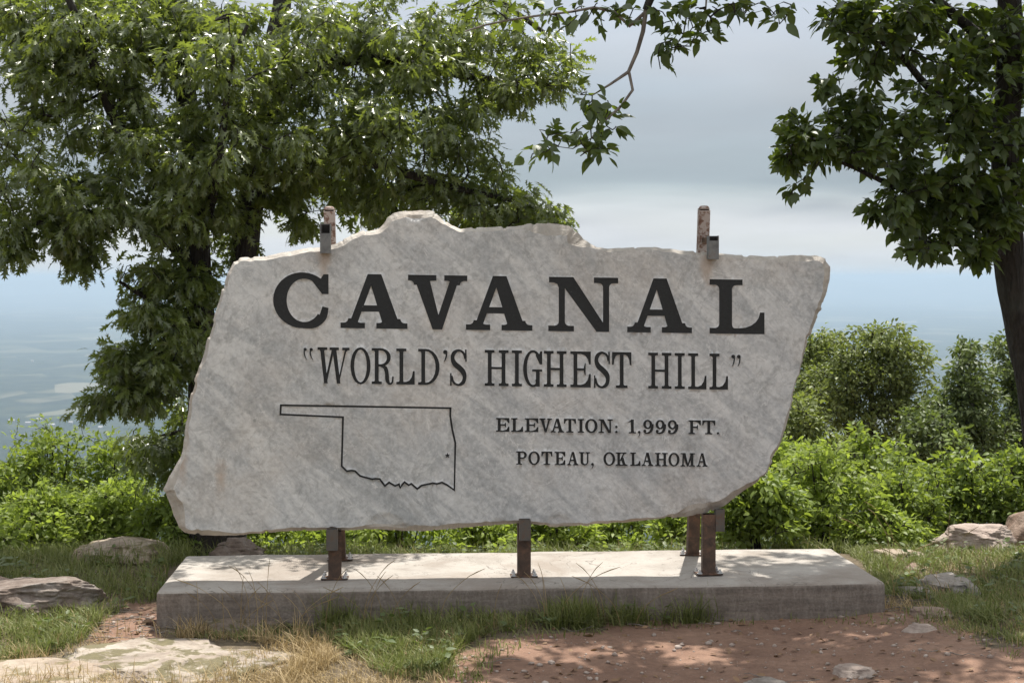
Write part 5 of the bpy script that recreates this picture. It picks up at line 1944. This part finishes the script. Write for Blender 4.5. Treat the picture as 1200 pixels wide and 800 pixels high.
SHRUBS = [
    # left
    ('sapling', 'tallest light green sapling at the left edge, against the blue valley', 'sapling', 55, 492, 13.8, 130, 10, 0.085, ['small', 'pinnate'], 'shrub_leaf', 110),
    ('sapling', 'light green sapling between the left edge sapling and the oak foliage', 'sapling', 135, 506, 14.0, 120, 10, 0.085, ['small', 'pinnate'], 'shrub_leaf', 100),
    ('shrub', 'lower green bush cut by the left edge of the picture', 'shrub', -20, 535, 13.4, 140, 10, 0.085, ['small'], 'shrub_leaf', 90),
    ('shrub', 'bright yellow-green bush in front of the left saplings', 'shrub', 60, 578, 12.4, 150, 10, 0.08, ['small', 'pinnate'], 'lime_leaf', 110),
    ('shrub', 'bright yellow-green bush left of the slab, beside the dark oak foliage', 'shrub', 150, 562, 12.5, 120, 10, 0.08, ['small', 'pinnate'], 'lime_leaf', 100),
    ('shrub', 'low bright bush filling in behind the pale left boulder', 'shrub', 5, 600, 12.1, 130, 9, 0.075, ['small'], 'lime_leaf', 70),
    ('shrub', 'low leafy bush at the lower left corner of the slab', 'shrub', 205, 585, 12.1, 80, 9, 0.075, ['small'], 'shrub_leaf', 50),
    # behind the plinth
    ('shrub', 'first bright green bush from the left in the gap under the slab', 'shrub', 300, 592, 13.1, 120, 10, 0.075, ['small', 'ovate'], 'lime_leaf', 95),
    ('shrub', 'second bright green bush from the left in the gap under the slab', 'shrub', 386, 591, 13.6, 120, 10, 0.075, ['small', 'ovate'], 'lime_leaf', 95),
    ('shrub', 'third bright green bush from the left in the gap under the slab', 'shrub', 472, 590, 13.1, 120, 10, 0.075, ['small', 'ovate'], 'lime_leaf', 95),
    ('shrub', 'fourth bright green bush from the left in the gap under the slab', 'shrub', 558, 589, 13.6, 120, 10, 0.075, ['small', 'ovate'], 'lime_leaf', 95),
    ('shrub', 'fifth bright green bush from the left in the gap under the slab', 'shrub', 644, 588, 13.1, 120, 10, 0.075, ['small', 'ovate'], 'lime_leaf', 95),
    ('shrub', 'sixth bright green bush from the left in the gap under the slab', 'shrub', 730, 587, 13.6, 120, 10, 0.075, ['small', 'ovate'], 'lime_leaf', 95),
    ('shrub', 'seventh bright green bush from the left in the gap under the slab', 'shrub', 816, 586, 13.1, 120, 10, 0.075, ['small', 'ovate'], 'lime_leaf', 95),
    # right of the sign
    ('shrub', 'darker broad-leaved bush just behind the right rear post', 'shrub', 885, 560, 11.6, 110, 10, 0.085, ['ovate'], 'shrub_leaf', 85),
    ('shrub', 'bright lime green bush behind the right end of the plinth', 'shrub', 965, 525, 12.3, 150, 11, 0.08, ['pinnate', 'small'], 'lime_leaf', 130),
    ('shrub', 'yellow-green spray of leaves by the right edge of the slab', 'shrub', 915, 510, 13.2, 110, 10, 0.085, ['pinnate', 'small'], 'lime_leaf', 80),
    ('shrub', 'mid green bush in front of the small rounded tree', 'shrub', 1015, 500, 14.6, 140, 11, 0.09, ['small', 'ovate'], 'shrub_leaf', 110),
    ('shrub', 'green bush behind the pale flat stone at the right', 'shrub', 1065, 545, 13.2, 120, 10, 0.08, ['small', 'pinnate'], 'shrub_leaf', 95),
    ('shrub', 'mid green bush behind the blocky pink boulder', 'shrub', 1130, 530, 13.6, 140, 11, 0.085, ['ovate', 'small'], 'shrub_leaf', 120),
    ('shrub', 'feathery mid green bush at the right edge beneath the leaning trunk', 'shrub', 1205, 525, 13.4, 140, 11, 0.085, ['pinnate', 'small'], 'shrub_leaf', 120),
    ('shrub', 'low bright bush right of the plinth in front of the green bush', 'shrub', 1035, 596, 12.0, 90, 9, 0.07, ['small'], 'lime_leaf', 50),
]
for i, (nm, lab, cat, px, yt, Y, w, per, sz, kinds, mat, n) in enumerate(SHRUBS):
    shrub(nm, lab, cat, px, yt, Y, w, per, sz, kinds, MAT[mat], int(n * 3.6), 100 + i, 'bushes on the brink behind the sign', tall=(nm == 'sapling'), stems=3 if nm == 'sapling' else 6)

FARTREES = [
    ('rounded mid green tree on the slope right of the sign', 1025, 24.0, 'far_leaf', [(1045, 400, 34, 24), (1000, 412, 34, 30), (1062, 430, 40, 34), (1020, 450, 50, 42), (975, 465, 40, 44), (1070, 480, 36, 44), (1025, 510, 60, 44)]),
    ('shorter green tree partly hidden by the right edge of the slab', 958, 25.5, 'far_leaf', [(962, 404, 26, 20), (945, 440, 34, 36), (970, 435, 30, 34), (935, 490, 40, 46)]),
    ('dark green tree with a narrow top left of the leaning trunk', 1132, 21.5, 'dark_leaf', [(1132, 414, 20, 14), (1140, 445, 34, 24), (1118, 480, 40, 34), (1150, 490, 40, 36), (1130, 535, 56, 44)]),
    ('dark green tree right behind the leaning trunk', 1186, 22.5, 'dark_leaf', [(1174, 410, 14, 16), (1190, 440, 32, 26), (1215, 470, 40, 40), (1185, 500, 46, 50), (1230, 530, 50, 50)]),
    ('low dark tree filling the dip between the two slope trees', 1092, 20.5, 'dark_leaf', [(1085, 500, 30, 26), (1100, 530, 40, 40), (1070, 550, 40, 40)]),
    ('low green tree behind the right side of the slab', 930, 20.0, 'far_leaf', [(935, 490, 36, 26), (920, 530, 46, 40), (960, 540, 44, 40)]),
    ('green tree crown showing low at the left edge behind the saplings', -10, 20.0, 'far_leaf', [(-15, 560, 40, 26), (20, 590, 50, 40), (-40, 590, 50, 40)]),
]
for i, (lab, px, Y, mat, bls) in enumerate(FARTREES):
    rs = np.random.default_rng(200 + i)
    X = (px - 600) / F * Y
    zg = float(ground_z(X, Y))
    tops_ = min(b_[1] - b_[3] * 0.5 for b_ in bls)
    zt = H - (tops_ - HY) / F * Y
    k_ = rs.normal(0, 0.12, 3)
    stem_ = smooth_path([np.array((X, Y, zg - 0.1, 0.16)), np.array((X + k_[0], Y, zg + (zt - zg) * 0.35, 0.11)), np.array((X + k_[1], Y, zg + (zt - zg) * 0.7, 0.07)), np.array((X + k_[2] * 0.5, Y, zt, 0.015))], 0.3)
    pts = np.vstack([blob(bx, by, Y, rx, ry, 0.6 * rx / F * Y + 0.3, int(16 + rx * ry * 0.085), rs, 0.4) for bx, by, rx, ry in bls])
    tree('small_tree', lab, 'tree', [stem_], ['trunk'], pts, 15, 0.078, ['small', 'ovate'], MAT[mat], MAT['bark'], seed=210 + i, spread=0.15, droop=0.2, group='small trees on the slope', r_tip=0.004)


# ------------------------------------------------------------------ grass
def blades(name, label, polys, mat, hgt, wid, seed, tilt=0.5, kind_cat='grass', clump=0.0):
    rs = np.random.default_rng(seed)
    base, hs = [], []
    for poly, n, hk in polys:
        q = np.array(poly, float)
        lo, hi = q.min(0), q.max(0)
        pts = rs.uniform(lo, hi, (n * 3, 2))
        pts = pts[in_poly(pts, q)][:n]
        if clump:
            g = fbm(pts[:, 0] / 22.0, pts[:, 1] / 9.0, seed, 3)
            pts = pts[g > rs.uniform(0.5 - clump, 0.5 + clump * 0.6, len(pts))]
        Y = H * F / (pts[:, 1] - HY)
        X = (pts[:, 0] - 600) / F * Y
        Z = ground_z(X, Y)
        base.append(np.stack((X, Y, Z - 0.01), -1))
        hs.append(np.full(len(X), hk))
    base = np.vstack(base)
    hs = np.concatenate(hs)
    # nothing grows through the plinth
    loc = base - PC
    u_, w_ = loc @ UX, loc @ UY
    keep = ~((np.abs(u_) < PL / 2 + 0.01) & (np.abs(w_) < PW / 2 + 0.01))
    base, hs = base[keep], hs[keep]
    n = len(base)
    g = 0.45 + 1.1 * fbm(base[:, 0] * 2.5, base[:, 1] * 2.5, seed + 4, 3)
    L = hgt * hs * g * rs.uniform(0.45, 1.25, n)
    az = rs.uniform(0, 2 * math.pi, n)
    dirh = np.stack((np.cos(az), np.sin(az), np.zeros(n)), -1)
    sd = np.stack((-np.sin(az), np.cos(az), np.zeros(n)), -1)
    # turn blades so that the flat shows from all sides
    sd = sd * np.cos(0.5) + dirh * np.sin(0.5)
    tl = np.abs(rs.normal(0, tilt, n)) + 0.08
    w0 = wid * rs.uniform(0.6, 1.3, n)
    rows = []
    for f, wf in ((0, 1.0), (0.4, 0.9), (0.75, 0.6)):
        c_ = base + np.array((0, 0, 1.0)) * (L * f * (1 - 0.35 * tl * f))[:, None] + dirh * (L * tl * f ** 1.8)[:, None]
        rows += [c_ - sd * (w0 * wf / 2)[:, None], c_ + sd * (w0 * wf / 2)[:, None]]
    rows.append(base + np.array((0, 0, 1.0)) * (L * (1 - 0.35 * tl))[:, None] + dirh * (L * tl)[:, None])
    V = np.stack(rows, 1).reshape(-1, 3)
    T_ = np.array([(0, 1, 3), (0, 3, 2), (2, 3, 5), (2, 5, 4), (4, 5, 6)])
    Fc = (T_[None] + (np.arange(n) * 7)[:, None, None]).reshape(-1, 3)
    o = part(name, V, Fc, mat, None, False, 'stuff')
    tag(o, label, kind_cat)
    return o


LAWN_L = [(-160, 640), (70, 642), (215, 640), (200, 668), (186, 702), (150, 712), (118, 735), (90, 762), (30, 780), (-160, 800)]
LAWN_LB = [(-160, 634), (230, 632), (222, 662), (-160, 668)]
FRINGE = [(372, 720), (420, 712), (560, 708), (700, 700), (900, 696), (905, 716), (760, 728), (660, 737), (575, 748), (540, 765), (520, 790), (455, 800), (420, 775), (385, 752)]
FRINGE2 = [(640, 722), (780, 716), (905, 712), (902, 722), (760, 733), (640, 742)]
LAWN_R = [(1036, 700), (1030, 660), (1010, 640), (1090, 632), (1360, 620), (1400, 790), (1200, 757), (1132, 738), (1085, 712)]
BACK = [(215, 650), (230, 632), (860, 624), (1010, 624), (1000, 648)]
blades('grass', 'green lawn grass, weeds and tufts round the plinth and boulders',
       [(LAWN_L, 26000, 0.9), (LAWN_LB, 9000, 1.3), (FRINGE, 22000, 0.85), (FRINGE2, 7500, 1.5), ([(1078, 714), (1130, 734), (1200, 752), (1330, 780), (1330, 800), (1200, 772), (1115, 750), (1070, 724)], 3600, 0.45), ([(195, 746), (260, 738), (380, 732), (425, 748), (400, 762), (300, 752)], 1500, 0.55), ([(345, 722), (480, 706), (700, 702), (705, 716), (480, 728), (380, 738)], 7500, 1.75), (LAWN_R, 26000, 0.8), (BACK, 9000, 1.2),
        ([(470, 800), (500, 775), (540, 800)], 300, 0.8), ([(500, 810), (520, 762), (600, 735), (760, 724), (900, 716), (900, 730), (740, 742), (640, 756), (580, 780), (570, 810)], 1500, 0.55), ([(900, 714), (1090, 716), (1200, 756), (1200, 790), (1080, 748), (900, 726)], 700, 0.45), ([(1000, 640), (1100, 636), (1110, 668), (1056, 705), (1036, 690)], 5200, 0.6), ([(985, 642), (1016, 638), (1062, 700), (1040, 704)], 2200, 0.7), ([(1040, 690), (1110, 690), (1200, 752), (1130, 736), (1080, 714)], 3500, 0.5), ([(180, 742), (345, 742), (380, 722), (400, 760), (330, 752)], 250, 0.8)],
       MAT['grass'], 0.13, 0.0055, 301, 0.8, clump=0.30)
blades('dry_grass', 'pale dry straw-coloured grass in the left foreground', [
    ([(230, 830), (260, 775), (340, 752), (385, 742), (420, 745), (450, 775), (520, 790), (530, 830)], 6500, 0.75),
    ([(-160, 790), (20, 772), (90, 758), (130, 750), (120, 770), (60, 790), (-160, 830)], 3500, 0.8),
    ([(205, 748), (240, 735), (250, 745), (215, 752)], 160, 1.1), ([(-160, 815), (60, 800), (200, 806), (330, 795), (360, 820), (-160, 850)], 2600, 1.5), ([(100, 752), (180, 742), (215, 746), (150, 762)], 500, 1.0), ([(300, 752), (360, 745), (400, 770), (370, 800), (320, 800), (350, 775)], 1500, 1.2), (LAWN_L, 1600, 0.9), (LAWN_R, 5200, 0.8), (FRINGE, 2200, 0.8), (BACK, 500, 1.3), ([(1078, 714), (1130, 734), (1200, 752), (1330, 780), (1330, 800), (1200, 776), (1115, 754), (1070, 726)], 2200, 0.5), ([(190, 748), (260, 738), (380, 732), (425, 748), (400, 765), (300, 754)], 1600, 0.6),
    ([(1000, 714), (1080, 706), (1100, 722), (1060, 724)], 350, 0.6)],
    MAT['straw'], 0.11, 0.0045, 302, 0.9, clump=0.2)

# low broad-leaved weeds in the grass
rs = np.random.default_rng(306)
wp, wd, wu, ws = [], [], [], []
for poly, n in ((LAWN_L, 110), (FRINGE, 60), (FRINGE2, 30), (LAWN_R, 110), (BACK, 120)):
    q = np.array(poly, float)
    pts = rs.uniform(q.min(0), q.max(0), (n * 4, 2))
    pts = pts[in_poly(pts, q)][:n]
    Yw = H * F / (pts[:, 1] - HY)
    Xw = (pts[:, 0] - 600) / F * Yw
    B = np.stack((Xw, Yw, ground_z(Xw, Yw)), -1)
    lc = B - PC
    B = B[~((np.abs(lc @ UX) < PL / 2 + 0.05) & (np.abs(lc @ UY) < PW / 2 + 0.05))]
    for b_ in B:
        hw = rs.uniform(0.03, 0.13)
        for k in range(rs.integers(5, 11)):
            a = rs.uniform(0, 6.28)
            wp.append(b_ + np.array((math.cos(a) * 0.02, math.sin(a) * 0.02, hw * rs.uniform(0.2, 1.0))))
            wd.append((math.cos(a), math.sin(a), rs.uniform(-0.1, 0.6)))
            wu.append(np.array((0, 0, 1.0)) + rs.normal(0, 0.3, 3))
            ws.append(rs.uniform(0.03, 0.07))
wp, wm, ws = np.array(wp), frames(np.array(wd), np.array(wu)), np.array(ws)
Vt, Tt = TEMPL['ovate']
Ww = np.einsum('nij,kj->nki', wm, Vt) * ws[:, None, None] + wp[:, None]
o = part('weeds', Ww.reshape(-1, 3), (Tt[None] + (np.arange(len(wp)) * len(Vt))[:, None, None]).reshape(-1, 3), MAT['dark_leaf'], None, True, 'stuff')
tag(o, 'low broad-leaved weeds scattered through the grass round the plinth', 'weeds')

# tall seeding stems in front of the plinth
rs = np.random.default_rng(303)
paths = []
for px in list(rs.uniform(235, 470, 26)) + list(rs.uniform(470, 760, 14)) + list(rs.uniform(1040, 1190, 16)):
    Y = 9.02 + rs.uniform(-0.1, 0.1) if px < 1000 else rs.uniform(9.6, 11.5)
    X = (px - 600) / F * Y
    if px < 1000:
        Y += X * math.tan(YAW)
    z = float(ground_z(X, Y))
    h_ = rs.uniform(0.18, 0.42)
    ln_ = rs.normal(0, 0.10)
    paths.append(smooth_path([np.array((X, Y, z, 0.0022)), np.array((X + ln_ * 0.3, Y, z + h_ * 0.5, 0.0018)), np.array((X + ln_, Y, z + h_ * 0.85, 0.0014)), np.array((X + ln_ * 1.5, Y - 0.01, z + h_, 0.003)),
                              np.array((X + ln_ * 1.8, Y - 0.01, z + h_ + 0.02, 0.001))], 0.05))
V, Fq = tube_mesh(paths, 4)
o = part('grass_stalks', V, Fq, MAT['straw'], None, True, 'stuff')
tag(o, 'thin dry seeding grass stalks standing along the front of the plinth', 'grass')

# leaf litter, pebbles and dead twigs on the earth
rs = np.random.default_rng(304)


def scatter(poly, n):
    q = np.array(poly, float)
    pts = rs.uniform(q.min(0), q.max(0), (n * 4, 2))
    pts = pts[in_poly(pts, q)][:n]
    Y = H * F / (pts[:, 1] - HY)
    X = (pts[:, 0] - 600) / F * Y
    return np.stack((X, Y, ground_z(X, Y)), -1)


pts = np.vstack((scatter(DIRT, 620), scatter(MOUND, 60), scatter(LAWN_R, 80), scatter(FRINGE, 120)))
n = len(pts)
az = rs.uniform(0, 6.28, n)
Rm = frames(np.stack((np.cos(az), np.sin(az), rs.normal(0, 0.2, n)), -1), np.array((0, 0, 1.0)) + rs.normal(0, 0.35, (n, 3)))
V, T_ = TEMPL['ovate']
sz = rs.uniform(0.02, 0.06, n)
W = np.einsum('nij,kj->nki', Rm, V) * sz[:, None, None] + (pts + np.array((0, 0, 0.008)))[:, None]
o = part('fallen_leaves', W.reshape(-1, 3), (T_[None] + (np.arange(n) * len(V))[:, None, None]).reshape(-1, 3), MAT['dead_leaf'], None, True, 'stuff')
tag(o, 'brown fallen leaves scattered over the bare reddish earth', 'leaf litter')

bm = bmesh.new()
bmesh.ops.create_icosphere(bm, subdivisions=1, radius=1.0)
PV = np.array([v.co for v in bm.verts])
PF = np.array([[v.index for v in f.verts] for f in bm.faces])
bm.free()
pts = np.vstack((scatter(DIRT, 1700), scatter(MOUND, 120), scatter([(1000, 700), (1120, 700), (1140, 740), (1000, 725)], 60)))
n = len(pts)
Vs = []
for p in pts:
    s_ = 0.004 + 0.020 * rs.uniform() ** 5
    q = PV * (1 + 0.35 * rs.normal(size=(len(PV), 1)) * 0.6) * np.array((1, rs.uniform(0.6, 1), rs.uniform(0.4, 0.7))) * s_
    a = rs.uniform(0, 6.28)
    q = np.stack((q[:, 0] * math.cos(a) - q[:, 1] * math.sin(a), q[:, 0] * math.sin(a) + q[:, 1] * math.cos(a), q[:, 2]), -1)
    Vs.append(q + p + np.array((0, 0, s_ * 0.2)))
o = part('pebbles', np.vstack(Vs), (PF[None] + (np.arange(n) * len(PV))[:, None, None]).reshape(-1, 3), MAT['rock_pink'], None, True, 'stuff')
tag(o, 'small pebbles and grit lying on the bare reddish earth', 'pebbles')

paths = []
for p in np.vstack((scatter(DIRT, 40), scatter([(1000, 708), (1100, 704), (1110, 722), (1000, 722)], 26), scatter(MOUND, 30))):
    a = rs.uniform(-0.5, 0.5) + (math.pi if rs.uniform() < 0.5 else 0)
    L = rs.uniform(0.06, 0.26)
    d_ = np.array((math.cos(a), math.sin(a), 0))
    q = [np.append(p + d_ * L * f + np.array((0, 0, 0.006 + rs.uniform(0, 0.012))) + rs.normal(size=3) * 0.008 * (f > 0), 0.003 * (1 - 0.5 * f)) for f in (0, 0.35, 0.7, 1.0)]
    paths.append(smooth_path(q, 0.03))
V, Fq = tube_mesh(paths, 5)
o = part('dead_twigs', V, Fq, MAT['pale_bark'], None, True, 'stuff')
tag(o, 'thin dead twigs lying on the earth beside the plinth', 'twigs')

# ------------------------------------------------------------------ buildings far down in the valley
M = Mat('white walls')
M.col(M.ramp(M.noise(M.coord('Object'), 0.2, 3), [(0.3, (0.34, 0.33, 0.31)), (0.7, (0.46, 0.45, 0.43))])).set(Roughness=0.7)
MAT['wall'] = M.m
M = Mat('metal roof')
M.col(M.ramp(M.noise(M.coord('Object'), 0.15, 3), [(0.3, (0.22, 0.21, 0.21)), (0.7, (0.36, 0.35, 0.35))])).set(Roughness=0.5)
MAT['roof'] = M.m
rs = np.random.default_rng(305)
HOUSES = [(14, 494), (33, 497), (47, 492), (61, 499), (83, 496), (104, 491), (118, 502), (38, 424), (27, 512)]
for px, py in HOUSES:
    Y = 420.0 * F / (py - HY)
    for _ in range(6):
        X = (px - 600) / F * Y
        Y = (H - float(ground_z(X, Y))) * F / (py - HY)
    X = (px - 600) / F * Y
    z = float(ground_z(X, Y))
    w, dd_, hh = rs.uniform(9, 20), rs.uniform(8, 16), rs.uniform(4, 7)
    b_ = empty('far_building', (X, Y, z))
    tag(b_, 'tiny white building seen far down in the hazy valley at the left', 'building', 'white buildings far down in the valley')
    x0, x1, y0, y1 = X - w / 2, X + w / 2, Y - dd_ / 2, Y + dd_ / 2
    V = [(x0, y0, z - 3), (x1, y0, z - 3), (x1, y1, z - 3), (x0, y1, z - 3), (x0, y0, z + hh), (x1, y0, z + hh), (x1, y1, z + hh), (x0, y1, z + hh)]
    part('wall', V, [(0, 1, 5, 4), (1, 2, 6, 5), (2, 3, 7, 6), (3, 0, 4, 7)], MAT['wall'], b_)
    V = [(x0 - 1, y0 - 1, z + hh), (x1 + 1, y0 - 1, z + hh), (x1 + 1, Y, z + hh + 3), (x0 - 1, Y, z + hh + 3), (x1 + 1, y1 + 1, z + hh), (x0 - 1, y1 + 1, z + hh)]
    me = bpy.data.meshes.new('roof')
    me.from_pydata([tuple(np.array(q) - np.array((X, Y, z))) for q in V], [], [(0, 1, 2, 3), (3, 2, 4, 5), (1, 4, 2), (0, 3, 5), (0, 5, 4, 1)])
    link('roof', me, MAT['roof'], b_)

# ------------------------------------------------------------------ haze
M = bpy.data.materials.new('haze')
M.use_nodes = True
M.node_tree.nodes.clear()
ho = M.node_tree.nodes.new('ShaderNodeOutputMaterial')
hv = M.node_tree.nodes.new('ShaderNodeVolumePrincipled')
hv.inputs['Color'].default_value = (0.49, 0.62, 0.765, 1)
hv.inputs['Density'].default_value = 0.000092
hv.inputs['Anisotropy'].default_value = 0.1
M.node_tree.links.new(hv.outputs[0], ho.inputs['Volume'])
zmin = float(GZ.min()) - 1.0
tops = max((o.matrix_world.translation.z for o in bpy.data.objects), default=0)
bpy.context.view_layer.update()
zmax = 0.0
for o in bpy.data.objects:
    if o.type == 'MESH':
        m = o.matrix_world
        zmax = max(zmax, max((m @ Vector(c_)).z for c_ in o.bound_box))
bm = bmesh.new()
bmesh.ops.create_cube(bm, size=1.0)
ext = 61000.0
for v in bm.verts:
    v.co = Vector((v.co.x * 2 * ext, v.co.y * 2 * ext, zmin if v.co.z < 0 else zmax + 1.0))
me = bpy.data.meshes.new('haze')
bm.to_mesh(me)
bm.free()
hz = link('haze', me, M)
tag(hz, 'pale blue summer haze filling the air over the valley', 'haze', kind='stuff')
